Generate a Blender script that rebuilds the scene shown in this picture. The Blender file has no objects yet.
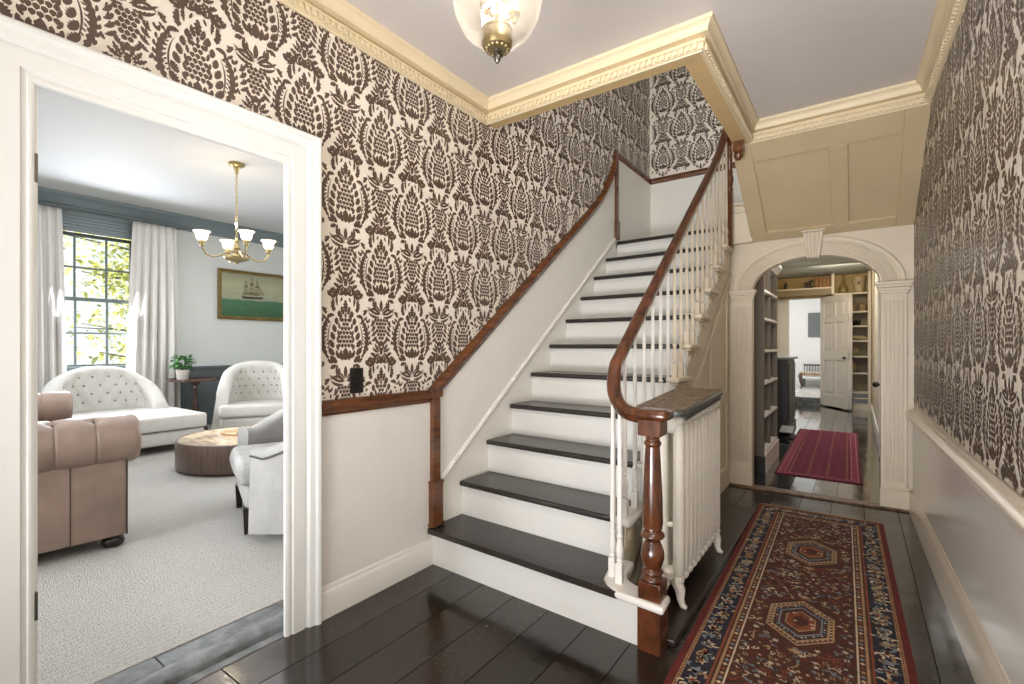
import bpy, bmesh, math, random
from mathutils import Vector, Matrix
random.seed(7)
C = bpy.context.scene.collection
PI = math.pi

# ------------------------------------------------------------------ materials
def lin(h):
    h = h.lstrip('#')
    out = []
    for i in (0, 2, 4):
        c = int(h[i:i+2], 16)/255
        out.append(c/12.92 if c <= .04045 else ((c+.055)/1.055)**2.4)
    return (*out, 1.0)
def shade(c, k): return (min(c[0]*k, 1), min(c[1]*k, 1), min(c[2]*k, 1), 1)
def new_mat(name):
    m = bpy.data.materials.new(name); m.use_nodes = True
    nt = m.node_tree
    return m, nt, nt.nodes['Principled BSDF']
def N(nt, typ, **kw):
    n = nt.nodes.new(typ)
    for k, v in kw.items():
        if k == 'op': n.operation = v
        else: n.inputs[k].default_value = v
    return n
def math_n(nt, op, a, b=None):
    n = nt.nodes.new('ShaderNodeMath'); n.operation = op
    for i, v in enumerate((a, b)):
        if v is None: continue
        if isinstance(v, (int, float)): n.inputs[i].default_value = v
        else: nt.links.new(v, n.inputs[i])
    return n.outputs[0]
def mat(name, hexc, rough=.5, metal=0, var=.08, scale=6, bump=0, bscale=None, stretch=None, hex2=None, coat=0, spec=.5, detail=4):
    """procedural: two tones mixed by noise, optional noise bump"""
    m, nt, b = new_mat(name)
    L = nt.links.new
    tc = nt.nodes.new('ShaderNodeTexCoord')
    vec = tc.outputs['Object']
    if stretch:
        mp = nt.nodes.new('ShaderNodeMapping'); mp.inputs['Scale'].default_value = stretch
        L(vec, mp.inputs['Vector']); vec = mp.outputs['Vector']
    nz = N(nt, 'ShaderNodeTexNoise', Scale=scale, Detail=detail, Roughness=.6)
    L(vec, nz.inputs['Vector'])
    c = lin(hexc)
    mx = nt.nodes.new('ShaderNodeMix'); mx.data_type = 'RGBA'
    mx.inputs['A'].default_value = shade(c, 1-var); mx.inputs['B'].default_value = lin(hex2) if hex2 else shade(c, 1+var)
    rp = nt.nodes.new('ShaderNodeMapRange'); rp.inputs['From Min'].default_value = .3; rp.inputs['From Max'].default_value = .7
    L(nz.outputs['Fac'], rp.inputs['Value']); L(rp.outputs['Result'], mx.inputs['Factor'])
    L(mx.outputs['Result'], b.inputs['Base Color'])
    b.inputs['Roughness'].default_value = rough; b.inputs['Metallic'].default_value = metal
    b.inputs['Specular IOR Level'].default_value = spec
    b.inputs['Coat Weight'].default_value = coat
    if bump:
        n2 = N(nt, 'ShaderNodeTexNoise', Scale=bscale or scale, Detail=4)
        L(vec, n2.inputs['Vector'])
        bp = N(nt, 'ShaderNodeBump', Strength=bump, Distance=.01)
        L(n2.outputs['Fac'], bp.inputs['Height']); L(bp.outputs['Normal'], b.inputs['Normal'])
    return m
def emis(name, hexc, strength, base='#ffffff'):
    m, nt, b = new_mat(name)
    b.inputs['Base Color'].default_value = lin(base)
    b.inputs['Emission Color'].default_value = lin(hexc); b.inputs['Emission Strength'].default_value = strength
    nz = N(nt, 'ShaderNodeTexNoise', Scale=9.0)
    mr = nt.nodes.new('ShaderNodeMapRange'); mr.inputs['To Min'].default_value = strength*.9; mr.inputs['To Max'].default_value = strength*1.1
    nt.links.new(nz.outputs['Fac'], mr.inputs['Value']); nt.links.new(mr.outputs['Result'], b.inputs['Emission Strength'])
    return m
def clear_glass(name, tint='#ffffff', gloss=.08, rough=.02, haze=0.0):
    m, nt, b = new_mat(name)
    L = nt.links.new
    out = nt.nodes['Material Output']
    tr = nt.nodes.new('ShaderNodeBsdfTransparent'); tr.inputs['Color'].default_value = lin(tint)
    gl = nt.nodes.new('ShaderNodeBsdfGlossy'); gl.inputs['Roughness'].default_value = rough
    fr = nt.nodes.new('ShaderNodeLayerWeight'); fr.inputs['Blend'].default_value = .25
    mr = nt.nodes.new('ShaderNodeMapRange'); mr.inputs['To Min'].default_value = gloss*.4; mr.inputs['To Max'].default_value = min(1, gloss*6)
    L(fr.outputs['Facing'], mr.inputs['Value'])
    mx = nt.nodes.new('ShaderNodeMixShader')
    L(mr.outputs['Result'], mx.inputs['Fac']); L(tr.outputs[0], mx.inputs[1]); L(gl.outputs[0], mx.inputs[2])
    last = mx
    if haze:
        tl = nt.nodes.new('ShaderNodeBsdfTranslucent'); tl.inputs['Color'].default_value = lin('#fff8ea')
        m2 = nt.nodes.new('ShaderNodeMixShader'); m2.inputs['Fac'].default_value = haze
        L(mx.outputs[0], m2.inputs[1]); L(tl.outputs[0], m2.inputs[2]); last = m2
    L(last.outputs[0], out.inputs['Surface'])
    return m
def wood_mat(name, c1, c2, rough=.3, stretch=(14, 14, 1.5), scale=3, coat=.2):
    m = mat(name, c1, rough, var=.25, scale=scale, stretch=stretch, hex2=c2, coat=coat, detail=6)
    return m
def floor_mat(name, c1, c2, board=.205, rmin=.10, rmax=.32, axis='X', bump=.25, coat=0):
    """painted floorboards running along y (axis X = board index from x)"""
    m, nt, b = new_mat(name); L = nt.links.new
    tc = nt.nodes.new('ShaderNodeTexCoord'); sp = nt.nodes.new('ShaderNodeSeparateXYZ'); L(tc.outputs['Object'], sp.inputs[0])
    x = sp.outputs['X' if axis == 'X' else 'Y']; y = sp.outputs['Y' if axis == 'X' else 'X']
    q = math_n(nt, 'DIVIDE', x, board); idx = math_n(nt, 'FLOOR', q); fr = math_n(nt, 'FRACT', q)
    wn = nt.nodes.new('ShaderNodeTexWhiteNoise'); wn.noise_dimensions = '1D'; L(idx, wn.inputs['W'])
    off = math_n(nt, 'MULTIPLY', wn.outputs['Value'], 3.0)
    y2 = math_n(nt, 'FRACT', math_n(nt, 'DIVIDE', math_n(nt, 'ADD', y, off), 2.6))
    e1 = math_n(nt, 'MINIMUM', fr, math_n(nt, 'SUBTRACT', 1.0, fr))
    s1 = math_n(nt, 'LESS_THAN', e1, .0085)
    s2 = math_n(nt, 'LESS_THAN', y2, .0016)
    seam = math_n(nt, 'MAXIMUM', s1, s2)
    mp = nt.nodes.new('ShaderNodeMapping'); mp.inputs['Scale'].default_value = (9, 1.2, 1) if axis == 'X' else (1.2, 9, 1); L(tc.outputs['Object'], mp.inputs[0])
    nz = N(nt, 'ShaderNodeTexNoise', Scale=3.0, Detail=6.0, Roughness=.65); L(mp.outputs[0], nz.inputs['Vector'])
    nb = N(nt, 'ShaderNodeTexNoise', Scale=2.2, Detail=3.0); L(tc.outputs['Object'], nb.inputs['Vector'])
    ns = N(nt, 'ShaderNodeTexNoise', Scale=60.0, Detail=3.0); L(tc.outputs['Object'], ns.inputs['Vector'])
    mx = nt.nodes.new('ShaderNodeMix'); mx.data_type = 'RGBA'; mx.inputs['A'].default_value = lin(c1); mx.inputs['B'].default_value = lin(c2)
    f = math_n(nt, 'ADD', math_n(nt, 'MULTIPLY', nz.outputs['Fac'], .6), math_n(nt, 'MULTIPLY', wn.outputs['Value'], .4))
    L(f, mx.inputs['Factor'])
    b.inputs['Coat Weight'].default_value = coat; b.inputs['Coat Roughness'].default_value = .08
    # worn flecks
    fl = math_n(nt, 'MULTIPLY', math_n(nt, 'GREATER_THAN', ns.outputs['Fac'], .66), math_n(nt, 'GREATER_THAN', nb.outputs['Fac'], .55))
    mf = nt.nodes.new('ShaderNodeMix'); mf.data_type = 'RGBA'; mf.inputs['B'].default_value = lin('#6d6258')
    L(mx.outputs['Result'], mf.inputs['A']); L(math_n(nt, 'MULTIPLY', fl, .7), mf.inputs['Factor'])
    m2 = nt.nodes.new('ShaderNodeMix'); m2.data_type = 'RGBA'; m2.inputs['B'].default_value = (.002, .002, .002, 1)
    L(mf.outputs['Result'], m2.inputs['A']); L(seam, m2.inputs['Factor']); L(m2.outputs['Result'], b.inputs['Base Color'])
    mr = nt.nodes.new('ShaderNodeMapRange'); mr.inputs['From Min'].default_value = .3; mr.inputs['From Max'].default_value = .7
    mr.inputs['To Min'].default_value = rmin; mr.inputs['To Max'].default_value = rmax
    L(nb.outputs['Fac'], mr.inputs['Value'])
    L(math_n(nt, 'MAXIMUM', mr.outputs['Result'], math_n(nt, 'MAXIMUM', math_n(nt, 'MULTIPLY', seam, .9), math_n(nt, 'MULTIPLY', fl, .5))), b.inputs['Roughness'])
    inv = math_n(nt, 'SUBTRACT', 1.0, seam)
    L(math_n(nt, 'MULTIPLY', inv, coat), b.inputs['Coat Weight']); L(math_n(nt, 'MULTIPLY', inv, .5), b.inputs['Specular IOR Level'])
    nw = N(nt, 'ShaderNodeTexNoise', Scale=5.5, Detail=2.0); L(tc.outputs['Object'], nw.inputs['Vector'])
    cup = math_n(nt, 'MULTIPLY', math_n(nt, 'POWER', math_n(nt, 'ABSOLUTE', math_n(nt, 'SUBTRACT', fr, .5)), 2.0), 1.6)
    hh = math_n(nt, 'ADD', math_n(nt, 'ADD', math_n(nt, 'MULTIPLY', nz.outputs['Fac'], .22), math_n(nt, 'MULTIPLY', wn.outputs['Value'], .15)), math_n(nt, 'ADD', cup, math_n(nt, 'MULTIPLY', nw.outputs['Fac'], .9)))
    h = math_n(nt, 'SUBTRACT', hh, math_n(nt, 'MULTIPLY', seam, .6))
    bp = N(nt, 'ShaderNodeBump', Strength=bump, Distance=.0045); L(h, bp.inputs['Height']); L(bp.outputs['Normal'], b.inputs['Normal']); L(bp.outputs['Normal'], b.inputs['Coat Normal'])
    return m
def carpet_mat(name):
    m, nt, b = new_mat(name); L = nt.links.new
    tc = nt.nodes.new('ShaderNodeTexCoord')
    mp = nt.nodes.new('ShaderNodeMapping'); mp.inputs['Scale'].default_value = (1, 1, 1); L(tc.outputs['Object'], mp.inputs[0])
    vo = N(nt, 'ShaderNodeTexVoronoi', Scale=150.0); L(mp.outputs[0], vo.inputs['Vector'])
    nz = N(nt, 'ShaderNodeTexNoise', Scale=1.6, Detail=3.0); L(tc.outputs['Object'], nz.inputs['Vector'])
    wv = nt.nodes.new('ShaderNodeTexWave'); wv.bands_direction = 'X'; wv.inputs['Scale'].default_value = 9.0; wv.inputs['Distortion'].default_value = .6; wv.inputs['Detail'].default_value = 1; L(tc.outputs['Object'], wv.inputs['Vector'])
    f = math_n(nt, 'ADD', math_n(nt, 'MULTIPLY', vo.outputs['Distance'], .6), math_n(nt, 'MULTIPLY', wv.outputs['Fac'], .12))
    f = math_n(nt, 'ADD', f, math_n(nt, 'MULTIPLY', nz.outputs['Fac'], .25))
    mx = nt.nodes.new('ShaderNodeMix'); mx.data_type = 'RGBA'; mx.inputs['A'].default_value = lin('#cbc9c3'); mx.inputs['B'].default_value = lin('#8f8d88')
    L(f, mx.inputs['Factor']); L(mx.outputs['Result'], b.inputs['Base Color']); b.inputs['Roughness'].default_value = .95
    bp = N(nt, 'ShaderNodeBump', Strength=.6, Distance=.01); bp.invert = True; L(vo.outputs['Distance'], bp.inputs['Height']); L(bp.outputs['Normal'], b.inputs['Normal'])
    return m

M = {}
M['riser'] = mat('riser_paint', '#d8d6cf', .4, var=.03, scale=3)
M['white'] = mat('white_paint', '#e4dfd7', .38, var=.03, scale=3)
M['whitecool'] = mat('bright_white_paint', '#e9e6dd', .4, var=.03, scale=3)
M['cream'] = mat('cream_paint', '#dccfb8', .4, var=.04, scale=3)
M['creamgloss'] = mat('glossy_cream_paint', '#ece8e1', .16, var=.03, scale=2, bump=.06, bscale=4)
M['tan'] = mat('tan_paint', '#cbb894', .42, var=.04, scale=3)
M['creamrail'] = mat('glossy_cream_trim', '#e9dfcd', .22, var=.03, scale=3)
M['crown'] = mat('crown_cream', '#e4d3b0', .42, var=.04, scale=4)
M['whitewarm'] = mat('warm_white_paint', '#ebe7dd', .36, var=.02, scale=4)
M['casing'] = mat('casing_white', '#edeeea', .36, var=.02, scale=4)
M['beam'] = mat('lamplit_beam_paint', '#dcbd88', .42, var=.06, scale=5, stretch=(1, 4, 1))  # tan made yellower, warm pendant light on the beam put into its colour
M['ceil'] = mat('ceiling_plaster', '#dad3cf', .6, var=.03, scale=2, bump=.25, bscale=3.5)
M['ceilw'] = mat('white_ceiling', '#cbcccd', .7, var=.02, scale=2)
M['ceilblue'] = mat('mottled_blue_grey_ceiling', '#7f8c94', .45, var=.2, scale=3.5, stretch=(1, 2.2, 1), hex2='#c3cacd')
M['paper'] = mat('wallpaper_ground', '#ece3d5', .42, var=.03, scale=8)
M['motif'] = mat('wallpaper_motif', '#584639', .36, var=.12, scale=14)
M['mahog'] = wood_mat('mahogany', '#4a2715', '#74431f', .25, (3, 3, 12), 3, .3)
M['rail'] = wood_mat('handrail_wood', '#3c1f10', '#683a20', .22, (8, 3, 3), 3, .35)
M['tread'] = mat('black_brown_tread_paint', '#2a2420', .26, var=.2, scale=7, bump=.15, bscale=22, stretch=(1, 3, 1))
M['floor'] = floor_mat('dark_floorboards', '#140f0c', '#33291f', .205, .09, .30, bump=.5, coat=.25)
M['floorp'] = floor_mat('passage_floorboards', '#0c0d0e', '#232526', .17, .04, .18, bump=.45, coat=1.0)
M['floorw'] = floor_mat('pale_floorboards', '#c9c5bf', '#dcd9d4', .15, .2, .35)
M['board'] = mat('dark_hearth_board', '#2a211d', .3, var=.15, scale=5, stretch=(5, 1, 1))
M['worn'] = mat('worn_grey_threshold', '#4c5254', .4, var=.35, scale=12, hex2='#85888a', bump=.5, bscale=20)
M['wornbrown'] = mat('worn_brown_threshold', '#5a3f28', .5, var=.3, scale=14, hex2='#8a6a48', bump=.4)
M['black'] = mat('black_plastic', '#17130f', .35, var=.1)
M['brass'] = mat('aged_brass', '#9c8b63', .34, metal=.8, var=.2, scale=10)
M['darkbrass'] = mat('dark_pewter', '#6e675c', .3, metal=.9, var=.2, scale=10)
M['iron'] = mat('dark_iron_top', '#4d392b', .5, metal=.1, var=.5, scale=48, hex2='#a38c74', bump=1.0, bscale=55)
M['ironedge'] = mat('grey_iron_edge', '#5d6363', .35, metal=.6, var=.15, scale=20)
M['radw'] = mat('radiator_white', '#e4ddd0', .35, var=.06, scale=9, bump=.1, bscale=30)
M['leather'] = mat('brown_leather', '#8b776b', .36, var=.2, scale=5, bump=.18, bscale=90)
M['leatherd'] = mat('dark_leather_seam', '#35241b', .5, var=.1)
M['tuft'] = mat('pale_grey_upholstery', '#c2c0ba', .8, var=.05, scale=9, bump=.2, bscale=120)
M['velvet'] = mat('grey_velvet', '#a9a8a5', .65, var=.16, scale=5, bump=.2, bscale=60)
M['piping'] = mat('dark_piping', '#55534f', .6, var=.1)
M['btn'] = mat('grey_button', '#8f8c85', .7, var=.1)
M['darkwood'] = mat('dark_wood_leg', '#1b1512', .3, var=.2)
M['drum'] = wood_mat('brown_drum_wood', '#48372f', '#655348', .35, (14, 14, 1), 3, .1)
M['tabletop'] = wood_mat('pale_burl_top', '#b39b80', '#d6c3a8', .2, (2, 6, 2), 4, .3)
M['traywood'] = wood_mat('tray_wood', '#b98f66', '#d3b08a', .4, (3, 10, 3), 3, 0)
M['tablewood'] = wood_mat('pie_crust_wood', '#3d2620', '#5b3d34', .2, (4, 4, 4), 3, .4)
M['curtain'] = mat('white_curtain', '#dedcd8', .85, var=.03, scale=5)
M['wallliv'] = mat('pale_grey_wall', '#d5d8d5', .6, var=.02, scale=2)
M['slate'] = mat('slate_paint', '#79858a', .4, var=.05, scale=3)
M['slated'] = mat('dark_slate_paint', '#565e60', .4, var=.05, scale=3)
M['muntin'] = mat('grey_green_sash', '#5b6769', .4, var=.05)
M['leaf'] = mat('green_leaf', '#2e6b38', .45, var=.35, scale=12, hex2='#5a9a52')
M['tleaf'] = mat('tree_leaf', '#8fa06a', .6, var=.4, scale=2.5, hex2='#d8d07a')
_nt = M['tleaf'].node_tree; _tl = _nt.nodes.new('ShaderNodeBsdfTranslucent'); _tl.inputs['Color'].default_value = lin('#e3e49a'); _ms = _nt.nodes.new('ShaderNodeMixShader'); _ms.inputs[0].default_value = .6
_nt.links.new(_nt.nodes['Principled BSDF'].outputs[0], _ms.inputs[1]); _nt.links.new(_tl.outputs[0], _ms.inputs[2]); _nt.links.new(_ms.outputs[0], _nt.nodes['Material Output'].inputs['Surface'])
M['bark'] = mat('tree_bark', '#8a8378', .9, var=.3, scale=8, bump=.5)
M['pot'] = mat('white_pot', '#dedad2', .5, var=.05)
M['shadeglass'] = emis('lit_glass_shade', '#ffe2b4', .95, '#fff4e2')
M['bulb'] = emis('lit_bulb', '#ffd9a0', 18)
M['candle'] = emis('candle_sleeve', '#fff1d6', 1.2)
M['glass'] = clear_glass('pendant_glass', '#fdfbf6', .10, .02, .10)
M['pane'] = clear_glass('window_pane', '#f4f8f8', .012, .01)
M['gilt'] = mat('gilt_frame', '#7c6a3e', .4, metal=.6, var=.3, scale=20, bump=.4, bscale=40)
M['shelfgreen'] = mat('taupe_shelf_paint', '#6a5f52', .45, var=.06)
M['shelfgrey'] = mat('shelf_back_grey', '#575a58', .5, var=.08)
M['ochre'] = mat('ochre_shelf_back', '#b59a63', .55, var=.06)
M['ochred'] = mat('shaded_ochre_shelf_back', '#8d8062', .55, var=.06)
M['cabinet'] = mat('charcoal_cabinet', '#35393a', .35, var=.12, scale=6)
M['doorw'] = mat('white_door_paint', '#e4e2df', .4, var=.03)
M['knob'] = mat('black_knob', '#120f0d', .25, var=.1)
M['greyart'] = mat('grey_canvas', '#6f7373', .6, var=.08, scale=10)
M['lawn'] = mat('lawn', '#6d7a55', .9, var=.3, scale=3)
M['far'] = mat('far_room_white', '#efefed', .6, var=.02)
BOOKC = [mat('book_cloth_%d' % i, h, .55, var=.15) for i, h in enumerate(('#8a5a2c', '#a06a34', '#6b3a22', '#b07a3c', '#7d4a28', '#93703c'))]
M['vase'] = mat('olive_vase', '#857446', .35, var=.2)
M['urn'] = mat('stone_urn', '#b3a27c', .5, var=.15, scale=16)
M['wicker'] = mat('wicker', '#9a8660', .7, var=.3, scale=40, bump=.6, bscale=60)
M['darkfig'] = mat('dark_bronze_figure', '#2b241c', .4, var=.2)
M['plaid'] = mat('brown_picture', '#6e5138', .5, var=.3, scale=14)

# ------------------------------------------------------------------ mesh builder
class MB:
    def __init__(s): s.v = []; s.f = []; s.m = []
    def add(s, vs, fs, mi=0):
        o = len(s.v); s.v += [tuple(p) for p in vs]
        for f in fs: s.f.append([i+o for i in f]); s.m.append(mi)
        return s
    def box(s, x0, x1, y0, y1, z0, z1, mi=0):
        v = [(x, y, z) for z in (z0, z1) for y in (y0, y1) for x in (x0, x1)]
        return s.add(v, [(0, 2, 3, 1), (4, 5, 7, 6), (0, 1, 5, 4), (2, 6, 7, 3), (0, 4, 6, 2), (1, 3, 7, 5)], mi)
    def poly(s, pts, mi=0): return s.add(pts, [tuple(range(len(pts)))], mi)
    def prism(s, pts, axis, a0, a1, mi=0):
        """pts: 2d polygon in the other two axes (x:(y,z) y:(x,z) z:(x,y))"""
        def mk(p, a):
            return {'x': (a, p[0], p[1]), 'y': (p[0], a, p[1]), 'z': (p[0], p[1], a)}[axis]
        n = len(pts)
        v = [mk(p, a0) for p in pts]+[mk(p, a1) for p in pts]
        f = [tuple(range(n-1, -1, -1)), tuple(range(n, 2*n))]+[(i, (i+1) % n, n+(i+1) % n, n+i) for i in range(n)]
        return s.add(v, f, mi)
    def lathe(s, prof, c=(0, 0, 0), seg=24, mi=0, sx=1, sy=1, arc=2*PI):
        v = []; f = []; n = len(prof)
        for k in range(seg):
            a = arc*k/seg
            for r, z in prof: v.append((c[0]+r*math.cos(a)*sx, c[1]+r*math.sin(a)*sy, c[2]+z))
        for k in range(seg):
            k2 = (k+1) % seg
            for i in range(n-1): f.append((k*n+i, k2*n+i, k2*n+i+1, k*n+i+1))
        if prof[0][0] > 1e-6: f.append(tuple(k*n for k in range(seg-1, -1, -1)))
        if prof[-1][0] > 1e-6: f.append(tuple(k*n+n-1 for k in range(seg)))
        return s.add(v, f, mi)
    def tube(s, path, r, seg=10, mi=0, closed=False, sq=None):
        P = [Vector(p) for p in path]; n = len(P); v = []; f = []
        rs = r if isinstance(r, (list, tuple)) else [r]*n
        up = None
        for i, p in enumerate(P):
            if closed: t = P[(i+1) % n]-P[i-1]
            else: t = (P[min(i+1, n-1)]-P[max(i-1, 0)])
            t.normalize()
            if up is None:
                up = Vector((0, 0, 1)) if abs(t.z) < .9 else Vector((1, 0, 0))
            a = up-t*up.dot(t); a.normalize(); up = a; b = t.cross(a)
            for k in range(seg):
                an = 2*PI*k/seg
                v.append(p+(a*math.cos(an)+b*math.sin(an))*rs[i])
        for i in range(n if closed else n-1):
            j = (i+1) % n
            for k in range(seg):
                k2 = (k+1) % seg
                f.append((i*seg+k, i*seg+k2, j*seg+k2, j*seg+k))
        if not closed:
            f.append(tuple(range(seg-1, -1, -1))); f.append(tuple(range((n-1)*seg, n*seg)))
        return s.add(v, f, mi)
    def sweep_section(s, path, sec, mi=0):
        """sec: list of (side, up) offsets; path 3d; up stays world z"""
        P = [Vector(p) for p in path]; n = len(P); v = []; f = []; k = len(sec)
        for i, p in enumerate(P):
            t = P[min(i+1, n-1)]-P[max(i-1, 0)]; t.normalize()
            sd = t.cross(Vector((0, 0, 1)))
            if sd.length < 1e-4: sd = Vector((1, 0, 0))
            sd.normalize(); u = sd.cross(t)
            for a, b in sec: v.append(p+sd*a+u*b)
        for i in range(n-1):
            for j in range(k):
                j2 = (j+1) % k
                f.append((i*k+j, i*k+j2, (i+1)*k+j2, (i+1)*k+j))
        f.append(tuple(range(k-1, -1, -1))); f.append(tuple(range((n-1)*k, n*k)))
        return s.add(v, f, mi)
    def moulding(s, path, prof, mp, closed=False, mi=0):
        """path: 2d polyline (a,b); prof: (offset to the left of travel, height); mp(a,b,h)->xyz; mitred corners"""
        n = len(path); v = []; f = []; k = len(prof)
        for i in range(n):
            def nrm(p, q):
                dx, dy = q[0]-p[0], q[1]-p[1]; l = math.hypot(dx, dy); return (-dy/l, dx/l)
            if closed or 0 < i < n-1:
                a = nrm(path[i-1], path[i]); b = nrm(path[i], path[(i+1) % n])
                d = 1+a[0]*b[0]+a[1]*b[1]; m = ((a[0]+b[0])/d, (a[1]+b[1])/d)
            elif i == 0: m = nrm(path[0], path[1])
            else: m = nrm(path[-2], path[-1])
            for o, h in prof: v.append(mp(path[i][0]+m[0]*o, path[i][1]+m[1]*o, h))
        for i in range(n if closed else n-1):
            i2 = (i+1) % n
            for j in range(k):
                j2 = (j+1) % k
                f.append((i*k+j, i*k+j2, i2*k+j2, i2*k+j))
        if not closed: f.append(tuple(range(k-1, -1, -1))); f.append(tuple(range((n-1)*k, n*k)))
        return s.add(v, f, mi)
    def rbox(s, x0, x1, y0, y1, z0, z1, r=.03, seg=3, mi=0, fn=None, cuts=0):
        bm = bmesh.new(); bmesh.ops.create_cube(bm, size=1)
        for v in bm.verts: v.co = Vector(((x0+x1)/2+v.co.x*(x1-x0), (y0+y1)/2+v.co.y*(y1-y0), (z0+z1)/2+v.co.z*(z1-z0)))
        if r: bmesh.ops.bevel(bm, geom=bm.edges[:], offset=r, segments=seg, profile=.5, affect='EDGES')
        if cuts: bmesh.ops.subdivide_edges(bm, edges=bm.edges[:], cuts=cuts, use_grid_fill=True)
        bm.verts.ensure_lookup_table(); bm.verts.index_update()
        vs = [fn(v.co) if fn else v.co.copy() for v in bm.verts]
        fs = [tuple(q.index for q in f.verts) for f in bm.faces]
        bm.free()
        return s.add(vs, fs, mi)
    def ball(s, c, r, seg=12, mi=0, sz=1):
        n = max(4, seg//2)
        return s.lathe([(r*math.sin(PI*i/n), -r*sz*math.cos(PI*i/n)) for i in range(n+1)], c, seg, mi)
    def map(s, fn): s.v = [tuple(fn(*p)) for p in s.v]; return s

def obj(name, mb, mats, parent=None, bevel=0, ang=35, recalc=True, bseg=2):
    me = bpy.data.meshes.new(name)
    me.from_pydata(mb.v, [], mb.f)
    if not isinstance(mats, (list, tuple)): mats = [mats]
    for m in mats: me.materials.append(m)
    me.polygons.foreach_set('material_index', mb.m)
    me.update()
    if recalc:
        bm = bmesh.new(); bm.from_mesh(me)
        bmesh.ops.remove_doubles(bm, verts=bm.verts[:], dist=1e-6)
        bmesh.ops.recalc_face_normals(bm, faces=bm.faces[:]); bm.to_mesh(me); bm.free()
    me.shade_smooth()
    try: me.set_sharp_from_angle(angle=math.radians(ang))
    except Exception: pass
    o = bpy.data.objects.new(name, me); C.objects.link(o)
    if parent: o.parent = parent
    if bevel:
        b = o.modifiers.new('Bevel', 'BEVEL'); b.width = bevel; b.segments = bseg; b.limit_method = 'ANGLE'; b.angle_limit = math.radians(40)
    return o
def thing(name, label, cat, loc=(0, 0, 0), rotz=0, group=None):
    o = bpy.data.objects.new(name, None); C.objects.link(o); o.empty_display_size = .1
    o.location = loc; o.rotation_euler = (0, 0, rotz)
    tag(o, label, cat, group)
    return o
def tag(o, label, cat, group=None):
    o['label'] = label; o['category'] = cat
    if group: o['group'] = group
    return o
def struct(name, mb, m, bevel=0, label=None, cat=None, **kw):
    o = obj(name, mb, m, None, bevel, **kw); o['kind'] = 'structure'
    o['label'] = label or name.replace('_', ' '); o['category'] = cat or name.split('_')[0]
    return o
def dup_mesh(src, parent, loc, rotz=None):
    c = src.copy(); C.objects.link(c); c.parent = parent; c.location = loc
    if rotz is not None: c.rotation_euler = (0, 0, rotz)
    return c

# ------------------------------------------------------------------ key dimensions (metres)
CEIL = 2.85; YA = 4.72; YE = 5.62; UP = 5.1
RISE = .2105; RUN = .2655; Y1 = 1.945
def sh(x): return -.032*x                      # the old stair runs slightly out of square
def ynose(i, x=0): return Y1+RUN*(i-1)+sh(x)
def wr(y): return 2.356+.0155*(4.72-y)         # right wall is slightly out of parallel
def raker(y):                                  # underside of raking dado rail on the stair wall
    if y < 1.97: return .93
    if y < 4.0: return .93+(y-1.97)*.742
    if y < 4.62:
        t = (y-4.0)/.62
        return 2.436+.45*t+.28*t*t*t
    return 3.17

# ------------------------------------------------------------------ damask wallpaper motif (polygons, metres)
def leaf(p, ang, L, W, curl=0, n=7, ser=0):
    a = math.radians(ang); x, y = p; l = []; r = []
    st = L/n; pts = [(x, y, a)]
    for i in range(n):
        a += math.radians(curl)/n; x += math.cos(a)*st; y += math.sin(a)*st; pts.append((x, y, a))
    for i, (px, py, pa) in enumerate(pts):
        t = i/n; w = W*.5*(math.sin(PI*min(1, t*.93+.07))**.75)
        wl = w*(1+(.45*ser if i % 2 else -.55*ser))
        w2 = w*(1+(.45*ser if i % 2 else -.55*ser)*(.6 if ser > .6 else 0))
        l.append((px-math.sin(pa)*wl, py+math.cos(pa)*wl)); r.append((px+math.sin(pa)*w2, py-math.cos(pa)*w2))
    return l+r[::-1]
def disc(c, r, n=8, sx=1): return [(c[0]+r*sx*math.cos(2*PI*i/n), c[1]+r*math.sin(2*PI*i/n)) for i in range(n)]
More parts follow.
